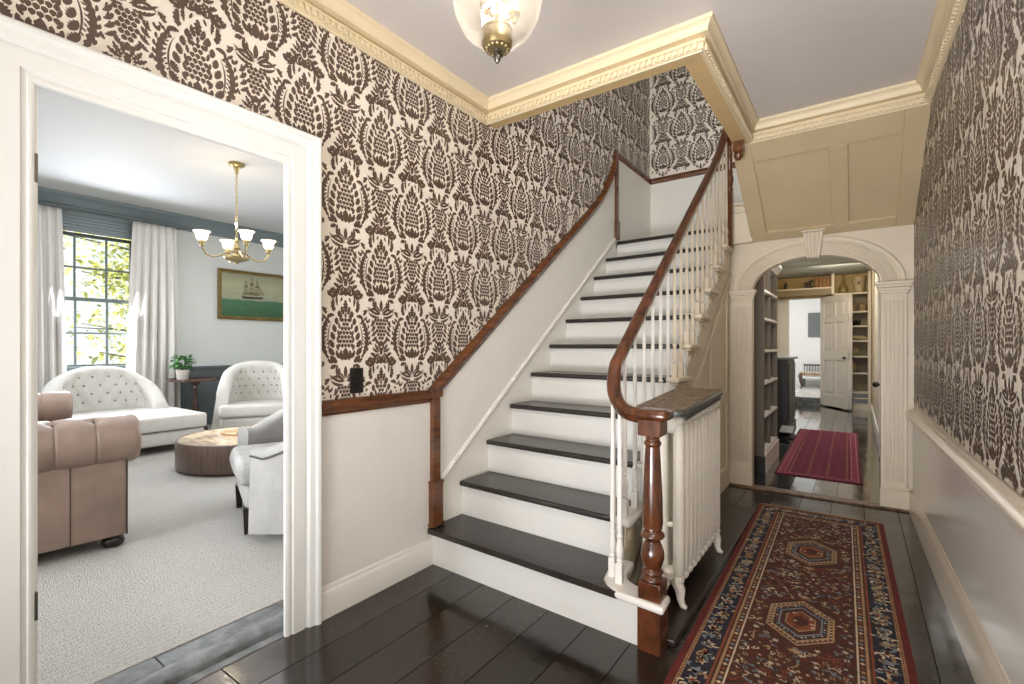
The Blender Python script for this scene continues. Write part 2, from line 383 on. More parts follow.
def make_motif():
    half = []; cen = []
    H = half.append; K = cen.append
    def bw(z):                               # half width of the teardrop bulb
        return .074*max(0, math.cos((z+.03)/.10*PI/2*(1 if z < -.03 else .46)))**.75
    # heart of the bulb: dark spade with scales above it
    K(leaf((0, -.088), 90, .062, .034, 0, 7, .3)); H(leaf((.016, -.088), 62, .052, .021, 30, 6, .5)); H(leaf((.030, -.078), 36, .046, .019, 45, 6, .5))
    for j in range(7):
        z = -.018+.0205*j; hw = bw(z)-.030
        for i in range(-4, 5):
            x = (i+(.5 if j % 2 else 0))*.0185
            if abs(x) > hw+.002 or x < -1e-6: continue
            s = [(x, z-.0115), (x+.0086, z-.0025), (x+.0080, z+.0065), (x, z+.0105), (x-.0080, z+.0065), (x-.0086, z-.0025)]
            (cen if x < 1e-6 else half).append(s)
    # two fringes of serrated leaves up the sides
    for k in range(7):
        z = -.085+.036*k; b = bw(z)
        H(leaf((b*.80+.004, z-.012), 28+k*8, .050-.0028*k, .0285-.0013*k, 26, 9, .6))
    for k in range(6):
        z = -.070+.034*k; b = bw(z)
        H(leaf((b*.48+.002, z-.004), 48+k*5, .031, .0125, 20, 6, .4))
    K(leaf((0, .142), 90, .062, .026, 0, 8, .7)); H(leaf((.010, .132), 62, .044, .018, 20, 7, .6)); H(leaf((.018, .118), 44, .040, .017, 30, 7, .6))
    K(leaf((0, .115), 90, .026, .013, 0, 5))
    # C scroll beside the bulb, comb teeth inside
    H(leaf((.092, -.078), 52, .228, .0250, 80, 20, .7)); H(leaf((.083, -.046), 66, .150, .0062, 50, 12))
    for t in range(8):
        u = t/7; H(leaf((.101+.012*math.sin(PI*u), -.030+.118*u), 150+30*u, .015, .0065, -30, 4))
    for t in range(6):
        u = t/5; H(leaf((.122+.014*math.sin(PI*u), -.045+.140*u), 40+30*u, .022, .0105, 40, 5, .4))
    H(leaf((.098, .112), 112, .044, .019, 90, 8, .6)); H(disc((.090, .094), .0065))
    H(leaf((.094, -.080), 250, .036, .017, -70, 7, .6)); H(leaf((.104, .132), 70, .040, .018, -30, 7, .7))
    # lily with horns
    K(leaf((0, -.172), 90, .058, .021, 0, 8)); H(leaf((.006, -.178), 72, .066, .0095, -70, 8)); H(leaf((.012, -.180), 52, .082, .013, -95, 10))
    H(leaf((.018, -.180), 24, .088, .0165, 88, 11, .6)); H(leaf((.080, -.128), 100, .042, .017, 120, 8, .6)); H(disc((.066, -.122), .0065))
    H(leaf((.012, -.191), 4, .088, .0135, 42, 11, .6)); H(leaf((.014, -.204), -14, .074, .0140, 60, 10, .6)); H(leaf((.088, -.180), -20, .026, .011, 60, 6, .5))
    H(leaf((.004, -.188), 40, .030, .008, -60, 6))
    # basket of scales tapering downward
    for j in range(6):
        z = -.218-.0185*j; hw = .040-.0035*j
        for i in range(-3, 4):
            x = (i+(.5 if j % 2 else 0))*.0180
            if abs(x) > hw or x < -1e-6: continue
            s = [(x, z+.0105), (x+.0085, z+.0025), (x+.0078, z-.0065), (x, z-.0105), (x-.0078, z-.0065), (x-.0085, z+.0025)]
            (cen if x < 1e-6 else half).append(s)
    for k in range(4): H(leaf((.043-.004*k, -.222-.027*k), -74+k*4, .040, .0155, 40, 8, .6))
    for k in range(3): H(leaf((.054-.004*k, -.220-.028*k), -62, .026, .008, -50, 6))
    for a, b, c, d in ((.030, -.150, 60, .030), (.050, -.150, 100, .022), (.090, -.205, -60, .034), (.072, -.215, -70, .030)): H(leaf((a, b), c, d, .012, 30, 6, .6))
    # small flower
    K(leaf((0, -.398), 90, .040, .022, 0, 6, .3)); K(leaf((0, -.352), 90, .030, .024, 0, 7, .6)); K(leaf((0, -.406), -90, .040, .018, 0, 7, .5))
    for a, L, W in ((62, .042, .014), (34, .046, .0155), (8, .046, .0155), (-20, .044, .0145), (-46, .042, .0135), (-70, .042, .011)):
        r = math.radians(a); H(leaf((.016*math.cos(r), -.385+.018*math.sin(r)), a, L, W, 35 if a > 0 else -35, 8, .7))
    H(leaf((.014, -.340), 22, .040, .017, 60, 7, .6))
    H(leaf((.050, -.430), -20, .030, .014, 60, 6, .6)); H(leaf((.060, -.345), 30, .026, .012, 60, 6, .6))
    H(leaf((.006, -.425), -60, .040, .012, 70, 6))
    # hooked leaf pair above the finial (as z offset +.665 of the column below)
    H(leaf((.034, .262), -62, .075, .030, 20, 9, .8)); H(leaf((.060, .255), -20, .046, .022, -60, 8, .7)); H(leaf((.036, .256), 60, .040, .019, -50, 7, .7))
    H(leaf((.050, .220), -84, .050, .013, -20, 8, .6)); H(leaf((.066, .205), -70, .066, .021, -40, 9, .5)); H(leaf((.070, .150), 190, .022, .013, -120, 6)); H(leaf((.026, .236), 190, .024, .012, -60, 6, .5))
    H(leaf((.078, .215), 30, .034, .016, 40, 6, .6)); H(leaf((.020, .215), -80, .026, .010, 20, 5))
    return cen+half+[[(-x, y) for x, y in s][::-1] for s in half]
MOTIF = make_motif()
PW, PH = .426, .665
def paper_motifs(mb, mp, ok, a0, a1, b0, b1, ca, cb, mi=1):
    """lay the half-drop repeat over a plane; ok(a,b) says where paper shows"""
    i0 = int((a0-ca)/(PW/2))-2; i1 = int((a1-ca)/(PW/2))+2
    j0 = int((b0-cb)/PH)-2; j1 = int((b1-cb)/PH)+2
    for i in range(i0, i1+1):
        for j in range(j0, j1+1):
            oa = ca+i*PW/2; ob = cb+j*PH+(PH/2 if i % 2 else 0)
            if not (a0-.25 < oa < a1+.25 and b0-.4 < ob < b1+.4): continue
            for k, s in enumerate(MOTIF):
                pts = [(oa+x, ob+y) for x, y in s]
                if all(ok(a, b) for a, b in pts): mb.poly([mp(a, b, k*6e-6) for a, b in pts], mi)

# ------------------------------------------------------------------ hall shell
DY0, DY1, DZ = .335, 1.107, 2.033           # casing edge of living room doorway
OY0, OY1, OZ = DY0-.10, DY1+.10, DZ+.09     # the rough opening behind the casing
YB = -1.75                                  # wall behind the camera
w = MB()
w.box(-.14, 0, YB, OY0, 0, UP); w.box(-.14, 0, OY0, OY1, OZ, UP); w.box(-.14, 0, OY1, YE+.1, 0, UP)
def ok_left(y, z):
    if y < -.9 or y > YE-.002: return False
    if DY0-.09 < y < DY1+.12: 
        if z < DZ+.10: return False
    if y >= DY1 and z < (raker(y)+.03): return False
    if y < DY0 and z < .95: return False
    if y < 2.56: return z < 2.76
    return z < UP-.05
paper_motifs(w, lambda y, z, e: (.0004+e, y, z), ok_left, -.9, YE, .9, UP, 1.626, 1.602)
struct('wall_left', w, [M['paper'], M['motif']], recalc=False, label='stair wall in cream and brown damask wallpaper')
w = MB()
w.box(2.40, 2.54, YB, YE+.1, 0, UP)
w.add([(wr(y), y, z) for y in (YB, YA+.2) for z in (0, UP)], [(0, 1, 3, 2)])
paper_motifs(w, lambda y, z, e: (wr(y)-.0004-e, y, z), lambda y, z: .3 < y < YA and .80 < z < 2.77, .3, YA, .8, 2.77, 1.52, 1.60)
struct('wall_right', w, [M['paper'], M['motif']], recalc=False, label='right hall wall in damask wallpaper')
w = MB(); w.box(-.14, 2.54, YE, YE+.12, 2.2, UP)
paper_motifs(w, lambda x, z, e: (x, YE-.0004-e, z), lambda x, z: .003 < x < 2.39 and z > 3.24, 0, 2.4, 3.2, UP, .58, 3.42)
struct('wall_landing', w, [M['paper'], M['motif']], recalc=False, label='landing end wall in damask wallpaper')
w = MB(); w.box(-.14, 2.54, YB-.12, YB, 0, UP); struct('wall_front', w, M['white'])
# arch wall
AX0, AX1, AS, AR = 1.25, 2.155, 1.74, .262   # opening, springing, rise
AXC = (AX0+AX1)/2; AW = (AX1-AX0)/2
arc = [(AXC-AW*math.cos(PI*i/32), AS+AR*math.sin(PI*i/32)) for i in range(33)]
w = MB()
w.box(.93, AX0, YA, YA+.08, 0, AS); w.box(AX1, 2.42, YA, YA+.08, 0, AS)
TOPA = 2.26
pl = [(.93, AS)]+arc+[(2.42, AS)]
for i in range(len(pl)-1):
    (xa, za), (xb, zb) = pl[i], pl[i+1]
    if xb-xa < 1e-6: continue
    w.prism([(xa, za), (xb, zb), (xb, TOPA), (xa, TOPA)], 'y', YA, YA+.08)
struct('wall_end', w, M['cream'], recalc=False, label='cream end wall with arched opening')
# floors
w = MB(); w.box(-.15, 2.42, YB, YA+.02, -.1, 0); struct('floor', w, M['floor'], label='black painted hall floorboards')
w = MB(); w.box(.46, 2.42, YA+.02, 12.02, -.1, 0); struct('floor_passage', w, M['floorp'], label='black glossy passage floorboards')
# ceilings
OPX, OPY0, OPY1 = 1.265, 2.60, 3.83          # stairwell opening
w = MB()
w.box(-.14, 2.54, YB, 2.50, CEIL, CEIL+.15); w.box(1.37, 2.54, 2.50, 3.84, CEIL, CEIL+.15)
struct('ceiling', w, M['ceil'], label='pale plaster hall ceiling')
w = MB(); w.box(-.14, 2.54, YB, YE+.12, UP, UP+.1); struct('ceiling_upper', w, M['ceil'], label='upstairs ceiling')
# beam round the stairwell
w = MB()
w.box(0, 1.365, 2.50, OPY0, 2.735, CEIL+.15); w.box(OPX, 1.365, OPY0, OPY1+.02, 2.735, CEIL+.15)
struct('trim_1', w, M['beam'], label='tan painted beam edging the stairwell opening')
# crown mouldings with dentils
CR = [(0, 2.716), (.010, 2.716), (.014, 2.722), (.022, 2.724), (.022, 2.754), (.034, 2.756), (.034, 2.764), (.010, 2.766), (.010, 2.786), (.050, 2.788), (.050, 2.800), (.054, 2.812), (.066, 2.828), (.076, 2.833), (.078, CEIL), (0, CEIL)]
def crown(path, name, m, label, mapx=None):
    w = MB(); w.moulding(path, CR, lambda a, b, h: (a, b, h))
    for (p, q) in zip(path[:-1], path[1:]):
        dx, dy = q[0]-p[0], q[1]-p[1]; L = math.hypot(dx, dy); dx /= L; dy /= L; nx, ny = -dy, dx
        k = int(L/.032)
        for i in range(k):
            t = (i+.5)*L/k
            c = (p[0]+dx*t, p[1]+dy*t)
            a = [(c[0]+dx*e+nx*o, c[1]+dy*e+ny*o) for e, o in ((-.009, .018), (.009, .018), (.009, .034), (-.009, .034))]
            w.prism(a, 'z', 2.727, 2.753)
    return struct(name, w, m, label=label)
# each path keeps the room on its left
crown([(1.365, OPY1), (1.365, 2.50), (0, 2.50), (0, YB)], 'trim_2', M['crown'], 'cream dentil crown moulding along the stair wall and stairwell')
crown([(wr(YB), YB), (wr(3.84), 3.84), (1.365, 3.84)], 'trim_3', M['crown'], 'cream dentil crown moulding along the right wall')

# ------------------------------------------------------------------ sloping panelled soffit under the upper flight
def soff(x, t, d):                          # t 0 at the arch wall .. 1 at the beam; d = drop below the slab
    a = Vector((x, YA, 2.185)); b = Vector((x, 3.84, 2.735))
    n = Vector((0, -(b.z-a.z), (b.y-a.y))); n.normalize()
    if n.z > 0: n = -n
    p = a+(b-a)*t+n*d
    return tuple(p)
def sbox(mb, x0, x1, t0, t1, d0, d1, mi=0):
    v = [soff(x, t, d) for d in (d0, d1) for t in (t0, t1) for x in (x0, x1)]
    mb.add(v, [(0, 2, 3, 1), (4, 5, 7, 6), (0, 1, 5, 4), (2, 6, 7, 3), (0, 4, 6, 2), (1, 3, 7, 5)], mi)
w = MB()
sbox(w, 1.25, 2.372, 0, 1.0, -.10, 0)
for a, b, c, d in ((1.25, 1.375, 0, 1), (1.845, 1.955, .0999, .8301), (2.25, 2.372, 0, 1), (1.3749, 2.2501, 0, .10), (1.3749, 2.2501, .83, 1.0)):
    sbox(w, a, b, c, d, 0, .022)
struct('trim_4', w, M['tan'], bevel=.004, label='tan panelled sloping soffit over the arch')
w = MB(); w.box(0, 1.07, 4.635, YE, 2.262, 2.322); w.box(1.07, 2.40, 4.75, YE, 2.262, 2.322)
struct('floor_landing', w, M['tread'], label='dark painted stair landing')
w = MB()
w.box(1.085, 1.262, 4.665, 4.745, 2.165, 2.50); w.box(1.08, 1.285, 4.64, 4.745, 2.50, 2.525); w.box(1.08, 1.27, 4.65, 4.745, 2.478, 2.50)
for a, b, c, d in ((1.085, 1.115, 2.165, 2.48), (1.222, 1.262, 2.165, 2.48), (1.115, 1.222, 2.165, 2.215), (1.115, 1.222, 2.44, 2.48)):
    w.box(a, b, 4.655, 4.666, c, d)
struct('trim_6', w, M['cream'], bevel=.003, label='small cream panel at the foot of the upper flight')

# ------------------------------------------------------------------ arch surround
def archpt(k, off, n=48): 
    a = PI*k/n
    return (AXC-(AW+off)*math.cos(a), AS+(AR+off)*math.sin(a))
w = MB()
def aband(o0, o1, y0, y1):
    n = 48; v = []; f = []
    for k in range(n+1):
        for (o, y) in ((o0, y0), (o1, y0), (o1, y1), (o0, y1)):
            x, z = archpt(k, o); v.append((x, y, z))
    for k in range(n):
        for j in range(4):
            f.append((k*4+j, k*4+(j+1) % 4, k*4+4+(j+1) % 4, k*4+4+j))
    f += [(0, 3, 2, 1), tuple(n*4+j for j in range(4))]
    w.add(v, f)
aband(0, .135, YA-.018, YA); aband(.108, .14, YA-.034, YA-.018); aband(0, .012, YA-.026, YA-.018); aband(.118, .150, YA-.044, YA-.034)
for k in range(1, 96):                       # reeding across the band
    a0 = archpt(k*.5-.13, .016); a1 = archpt(k*.5+.13, .016); b0 = archpt(k*.5-.13, .104); b1 = archpt(k*.5+.13, .104)
    w.prism([a0, a1, b1, b0], 'y', YA-.025, YA-.017)
def pilaster(x0, x1, ox0, ox1):
    w.box(x0, x1, YA-.03, YA, 0, 1.66)
    w.box(ox0, ox1, YA-.045, YA, 0, .15); w.box(ox0+.006, ox1-.006, YA-.04, YA, .15, .17)
    xm0, xm1 = x0+.028, x1-.028
    for i in range(5):
        xx = xm0+(xm1-xm0)*i/4
        w.box(xx-.006, xx+.006, YA-.040, YA-.03, .22, 1.60)
    for dz, e, d in ((1.655, .010, .04), (1.675, .018, .05), (1.70, .026, .058), (1.722, .036, .072)):
        w.box(max(x0-e, 1.0), min(x1+e, wr(YA)-.002), YA-d, YA, dz, dz+.024)
pilaster(1.095, 1.25, 1.055, 1.252); pilaster(2.155, 2.315, 2.150, 2.33)
struct('trim_7', w, M['cream'], bevel=.002, bseg=1, label='cream reeded arch surround with pilasters')
w = MB()
xk = 1.712
w.prism([(xk-.048, 1.99), (xk+.048, 1.99), (xk+.074, 2.195), (xk-.074, 2.195)], 'y', YA-.05, YA)
for i in range(5):
    t = -1+2*i/4
    w.prism([(xk+t*.036-.007, 1.975), (xk+t*.036+.007, 1.975), (xk+t*.060+.009, 2.19), (xk+t*.060-.009, 2.19)], 'y', YA-.066, YA-.048)
w.box(xk-.085, xk+.085, YA-.075, YA, 2.193, 2.215)
struct('trim_8', w, M['cream'], bevel=.003, label='fluted keystone on the arch')
w = MB(); w.prism([(1.0, YA-.10), (2.34, YA-.07), (2.34, YA+.03), (1.0, YA+.03)], 'z', 0, .014)
struct('trim_9', w, M['wornbrown'], bevel=.005, label='worn brown wooden threshold under the arch')

# ------------------------------------------------------------------ right wall wainscot
def rmap(h0, slope):
    return lambda p, y, z: (wr(y)-p, y, z+slope*(y-1.8))
w = MB(); w.prism([(0, .0), (.012, .0), (.012, .78), (0, .78)], 'y', YB, YA-.045)
w.map(lambda p, y, z: (wr(y)-p, y, z)); struct('trim_10', w, M['creamgloss'], label='glossy cream dado panel on right wall')
prof = [(.010, .715), (.022, .718), (.024, .735), (.032, .742), (.036, .756), (.050, .764), (.054, .782), (.044, .792), (.026, .798), (.024, .808), (.008, .812)]
w = MB(); w.prism(prof, 'y', YB, YA-.03); w.map(lambda p, y, z: (wr(y)-p, y, z-.013*(y-1.8)))
struct('trim_11', w, M['creamrail'], label='cream chair rail on right wall')
w = MB(); w.prism([(.010, 0), (.032, 0), (.032, .175), (.028, .185), (.026, .197), (.018, .207), (.016, .220), (.010, .226)], 'y', YB, YA-.045)
w.map(lambda p, y, z: (wr(y)-p, y, z if z < .01 else z-.016*(y-1.8)))
struct('baseboard_right', w, M['creamrail'])

# ------------------------------------------------------------------ left wall wainscot and living room doorway
w = MB()
w.prism([(DY1+.15, 0), (1.99, 0), (1.99, .95), (DY1+.15, .95)], 'x', -.001, .010)
w.prism([(YB, 0), (DY0-.15, 0), (DY0-.15, .95), (YB, .95)], 'x', -.001, .010)
struct('trim_12', w, M['white'], label='white dado panel between doorway and stairs')
bp = [(.008, 0), (.030, 0), (.030, .112), (.026, .120), (.020, .126), (.018, .138), (.010, .146)]
w = MB()
for a, b in ((DY1+.155, 1.985), (YB, DY0-.155)):
    w.add([(p, y, z) for y in (a, b) for p, z in bp], [tuple(range(6, -1, -1)), tuple(range(7, 14))]+[(i, (i+1) % 7, 7+(i+1) % 7, 7+i) for i in range(7)])
struct('baseboard_left', w, M['white'])
rp = [(.008, .925), (.020, .928), (.022, .940), (.034, .948), (.040, .962), (.040, .975), (.030, .984), (.022, .990), (.022, .998), (.008, 1.0)]
w = MB()
for a, b in ((DY1+.16, 2.02), (YB, DY0-.16)):
    w.add([(p, y, z) for y in (a, b) for p, z in rp], [tuple(range(9, -1, -1)), tuple(range(10, 20))]+[(i, (i+1) % 10, 10+(i+1) % 10, 10+i) for i in range(10)])
struct('trim_13', w, M['mahog'], label='mahogany chair rail beside the doorway')
# door casing: stepped architrave, mitred
cp = [(0, -.004), (0, .010), (.010, .016), (.016, .016), (.018, .012), (.030, .012), (.034, .020), (.085, .020), (.088, .014), (.094, .014), (.098, .024), (.104, .030), (.128, .034), (.134, .044), (.146, .046), (.154, .040), (.156, -.004)]
w = MB(); w.moulding([(DY1, 0), (DY1, DZ), (DY0, DZ), (DY0, 0)], [(-o, h) for o, h in cp], lambda a, b, h: (h, a, b))
t = thing('door_casing', 'white stepped door casing round the opening to the living room', 'door casing')
o = obj('architrave', w, M['casing'], t); t['kind'] = 'structure'; t.name = 'door_1'
w = MB()
for z in (.43, 1.74): w.box(.002, .011, DY0-.002, DY0+.006, z, z+.085); 
obj('hinge', w, M['darkbrass'], t)
w = MB(); w.box(-.10, -.02, DY0-.05, DY0+.012, .03, DZ+.01)
obj('door_edge', w, M['whitecool'], t, bevel=.01)
# threshold boards
w = MB()
w.box(-.262, -.158, OY0, .72, -.05, .018); w.box(-.262, -.158, .723, OY1, -.05, .016)
w.prism([(-.152, 0), (-.148, .022), (-.13, .034), (-.09, .034), (-.055, .020), (-.045, 0)], 'y', OY0, OY1)
w.box(-.045, .004, OY0, OY1, -.05, .004)
struct('trim_14', w, M['worn'], bevel=.004, label='worn grey threshold boards in the living room doorway')

# ------------------------------------------------------------------ raking dado on the stair wall
w = MB()
pts = []; ys = [1.985+i*.1 for i in range(0, 27)]
top = [(y, raker(y)+.04) for y in ys if y < 4.62]
for (ya, za), (yb, zb) in zip(top[:-1], top[1:]):
    w.prism([(ya, 0.2), (yb, 0.2), (yb, zb), (ya, za)], 'x', -.001, .012)
w.box(-.001, .012, top[-1][0], YE, 2.3, 3.2)
struct('trim_15', w, M['whitewarm'], recalc=False, label='white raking dado panel up the stair wall')
w = MB()
path = [(.012, y, raker(y)+.035) for y in [1.965+.04*i for i in range(67)] if y < 4.60]
sec = [(.0, -.038), (-.012, -.034), (-.016, -.02), (-.030, -.008), (-.034, .012), (-.026, .024), (-.016, .032), (-.004, .036), (.02, .036), (.02, -.038)]
w.sweep_section(path, [(-a, b) for a, b in sec])
w.box(.0, .034, 4.56, 4.615, 2.34, 3.235); w.box(0, .040, 4.55, 4.63, 2.33, 2.52)
hr = [(0, 3.165), (.018, 3.17), (.034, 3.20), (.034, 3.215), (.02, 3.235), (0, 3.238)]
w.prism([(p, z) for p, z in hr], 'y', 4.615, YE)
w.add([(x, YE-p, z) for x in (0, 2.40) for p, z in hr], [tuple(range(5, -1, -1)), tuple(range(6, 12))]+[(i, (i+1) % 6, 6+(i+1) % 6, 6+i) for i in range(6)])
w.box(.0, .036, 1.968, 2.028, .22, .985); w.box(0, .046, 1.958, 2.040, .215, .47); w.box(0, .052, 1.952, 2.046, .215, .235); w.box(0, .050, 1.955, 2.043, .455, .475)
w.box(0, .044, 1.955, 2.04, .955, 1.0)
struct('trim_16', w, M['mahog'], bevel=.003, bseg=1, label='mahogany raking chair rail up the stair wall and landing')
w = MB()
w.box(0.0, 2.40, YE-.012, YE, 2.3, 3.19)
struct('trim_17', w, M['whitecool'], label='white dado on the landing end wall')
w = MB()   # moulding along the wall skirt
a = (2.045, .455); b = (4.56, 2.335)
dy, dz = b[0]-a[0], b[1]-a[1]; L = math.hypot(dy, dz); ny, nz_ = -dz/L, dy/L
for o0, o1, p in ((-.016, .016, .020), (-.010, .008, .028)):
    w.prism([(a[0]+ny*o0, a[1]+nz_*o0), (b[0]+ny*o0, b[1]+nz_*o0), (b[0]+ny*o1, b[1]+nz_*o1), (a[0]+ny*o1, a[1]+nz_*o1)], 'x', .010, p)
struct('trim_18', w, M['white'], bevel=.003, label='white skirt moulding rising beside the treads')

# ------------------------------------------------------------------ staircase
st = thing('staircase', 'straight white staircase with black treads and mahogany handrail', 'staircase')
XS = 1.085                                  # outer string plane
for i in range(1, 12):
    zt = RISE*i; x1 = XS if i > 1 else 1.262
    w = MB(); y = Y1+RUN*(i-1)+.028
    v = [(x, y+sh(x)+d, z) for z in (RISE*(i-1), zt-.03) for d in (0, .025) for x in (.012, x1-.002)]
    w.add(v, [(0, 2, 3, 1), (4, 5, 7, 6), (0, 1, 5, 4), (2, 6, 7, 3), (0, 4, 6, 2), (1, 3, 7, 5)])
    obj('riser', w, M['riser'], st)
    w = MB(); xe = 1.045
    yb = RUN+.03 if i < 11 else .06
    if i == 1:
        pl = [(.012, ynose(1, 0)), (1.185, ynose(1, 1.185)), (1.16, 1.912), (1.118, 1.938), (1.08, 1.985), (1.062, 2.06), (1.055, 2.22), (.012, 2.24)]
    else:
        pl = [(.012, ynose(i, 0)), (xe, ynose(i, xe)), (xe, ynose(i, xe)+yb), (.012, ynose(i, 0)+yb)]
    w.prism(pl, 'z', zt-.032, zt)
    obj('tread', w, M['tread'], st, bevel=.010)
    w = MB()
    if i == 1:
        pl = [(1.185, 1.898), (1.16, 1.912), (1.118, 1.938), (1.08, 1.985), (1.062, 2.06), (1.055, 2.22), (1.135, 2.22), (1.145, 2.10), (1.175, 2.04), (1.22, 2.012), (1.375, 2.005), (1.382, 1.885)]
        w.prism(pl, 'z', zt-.030, zt+.003); obj('curtail_slab', w, M['white'], st, bevel=.012)
    elif i < 11:
        w.prism([(xe, ynose(i, xe)-.002), (XS+.04, ynose(i, XS)-.004), (XS+.04, ynose(i, XS)+RUN+.01), (xe, ynose(i, xe)+RUN+.01)], 'z', zt-.030, zt+.001)
        w.prism([(XS-.01, ynose(i, XS)+.016), (XS+.03, ynose(i, XS)+.016), (XS+.03, ynose(i, XS)+RUN+.004), (XS-.01, ynose(i, XS)+RUN+.004)], 'z', zt-.046, zt-.03)
        obj('tread_return', w, M['cream' if i > 3 else 'white'], st, bevel=.008)
    else:
        w.box(.95, XS+.01, 4.57, 4.655, zt-.03, zt+.001); obj('tread_return', w, M['cream'], st, bevel=.008)
# outer string, spandrel
w = MB()
for i in range(1, 11):
    y0 = ynose(i, XS)+.06; y1 = ynose(i+1, XS)+.06
    zb0 = max(0, RISE*i-.36); zb1 = max(0, RISE*(i+1)-.36)
    w.prism([(y0, zb0), (y1, zb1), (y1, RISE*i-.03), (y0, RISE*i-.03)], 'x', 1.05, XS)
obj('string', w, M['cream'], st, recalc=False)
w = MB()
for i in range(1, 11):                       # scroll brackets under the tread ends
    y0 = ynose(i, XS)+.03; z = RISE*i-.048
    pr = []
    for k in range(15):
        t = k/14
        pr.append((y0+.225*t, z-.105*(1-t)**1.3-.022*math.sin(t*PI*3)))
    pr = [(y0, z)]+pr[:-1]+[(y0+.225, z)]
    w.prism(pr, 'x', XS, XS+.010)
    w.prism(disc((y0+.05, z-.055), .026, 12), 'x', XS+.009, XS+.016); w.prism(disc((y0+.165, z-.028), .015, 10), 'x', XS+.009, XS+.015)
obj('bracket', w, M['cream'], st, bevel=.002, bseg=1)
w = MB()
a = (2.36, .0); b = (4.70, 1.86)
w.prism([(2.31, 0), (YA, 0), (YA, 1.93), ], 'x', 1.03, 1.052)
for off, d, p in ((0, .03, .030), (.03, .018, .020)):
    w.prism([(2.33+off*1.3, 0), (2.33+off*1.3+d*1.3, 0), (YA, 1.915-off-d), (YA, 1.915-off)], 'x', 1.05, 1.052+p)
def sp(y): return (y-2.33)*.802-.06
for y0, y1 in ((3.32, 3.44), (4.02, 4.13), (4.60, 4.71)):
    w.prism([(y0, 0), (y1, 0), (y1, sp(y1)), (y0, sp(y0))], 'x', 1.05, 1.066)
w.prism([(2.46, 0), (4.71, 0), (4.71, .17), (2.68, .17)], 'x', 1.05, 1.072)
w.prism([(3.42, .74), (4.62, .74), (4.62, .84), (3.55, .84)], 'x', 1.05, 1.065)
obj('spandrel', w, M['cream'], st, bevel=.002, bseg=1)
# handrail
XR = 1.08
def railz(y): return .20+RISE*(1+(y-Y1)/RUN)+.745-.20
path = []
for i in range(13):                          # quarter turn off the newel, easing into the rake
    a = PI/2*i/12
    path.append((1.255-.175*math.sin(a), 1.955+.02*math.sin(a)+.155*(1-math.cos(a)), .962+.205*(i/12)**2.1))
path = [(1.315, 1.955, .962), (1.285, 1.955, .962)]+path
y = 2.17
def rz(y): return 1.167+(y-2.13)*.793
while y < 4.02: path.append((XR, y, rz(y))); y += .08
for i in range(1, 11):                       # ramp up to the landing newel
    t = i/10; path.append((XR, 4.02+.52*t, rz(4.02)+.52*(.793*t+.26*t**2.2)))
sec = [(.030*math.cos(2*PI*k/16)*(1.08 if math.sin(2*PI*k/16) > 0 else .9), .030*math.sin(2*PI*k/16)*(.95 if math.sin(2*PI*k/16) > 0 else 1.25)) for k in range(16)]
w = MB(); w.sweep_section(path, sec)
obj('handrail', w, M['rail'], st)
# newel
NX, NY = 1.315, 1.955
w = MB()
w.box(NX-.048, NX+.048, NY-.048, NY+.048, 0, .183)
w.box(NX-.046, NX+.046, NY-.046, NY+.046, .21, .285)
prof = [(.044, .285), (.046, .293), (.036, .300), (.033, .308), (.043, .316), (.045, .322), (.033, .332), (.040, .350), (.0475, .378), (.047, .402), (.038, .430), (.030, .446), (.034, .454), (.046, .462), (.050, .470), (.044, .480), (.034, .488), (.040, .498), (.039, .505), (.042, .52), (.040, .62), (.034, .76), (.029, .835), (.034, .842), (.037, .848), (.034, .854), (.028, .862), (.029, .874), (.034, .882), (.034, .885)]
w.lathe(prof, (NX, NY, 0), 28)
w.box(NX-.047, NX+.047, NY-.047, NY+.047, .882, .952)
obj('newel_post', w, M['rail'], st, bevel=.003)
w = MB(); w.rbox(NX-.060, NX+.075, NY-.056, NY+.056, .945, .990, .018, 3); obj('newel_cap', w, M['rail'], st)
# balusters
def baluster_mesh(h):
    w = MB()
    w.box(-.0152, .0152, -.0152, .0152, 0, .085)
    k = [(.0150, .085), (.010, .092), (.0155, .098), (.0115, .106), (.0165, .128), (.0175, .150), (.0105, .185), (.0085, .196), (.0140, .202), (.0140, .208), (.009, .214), (.0108, .23), (.0122, .27), (.0100, h*.72), (.0078, h)]
    w.lathe(k, (0, 0, 0), 10)
    return w
bl = []
for i in range(2, 11):
    for d in (.055, .188):
        yy = ynose(i, XR)+d
        bl.append((XR, yy, RISE*i, rz(yy)-.025-RISE*i if yy < 4.02 else rz(yy)-RISE*i-.01))
bl += [(1.158, 1.985, RISE+.002, .775), (1.080, 2.095, RISE+.002, .875), (1.108, 2.025, RISE+.002, .815)]
cache = {}
for n, (x, y, z, h) in enumerate(bl):
    k = (round(h, 2), z > 1.0)
    if k not in cache:
        o = obj('baluster', baluster_mesh(h), M['cream' if z > 1.0 else 'white'], st); cache[k] = o
    else: o = cache[k].copy(); C.objects.link(o); o.parent = st
    o.location = (x, y, z)
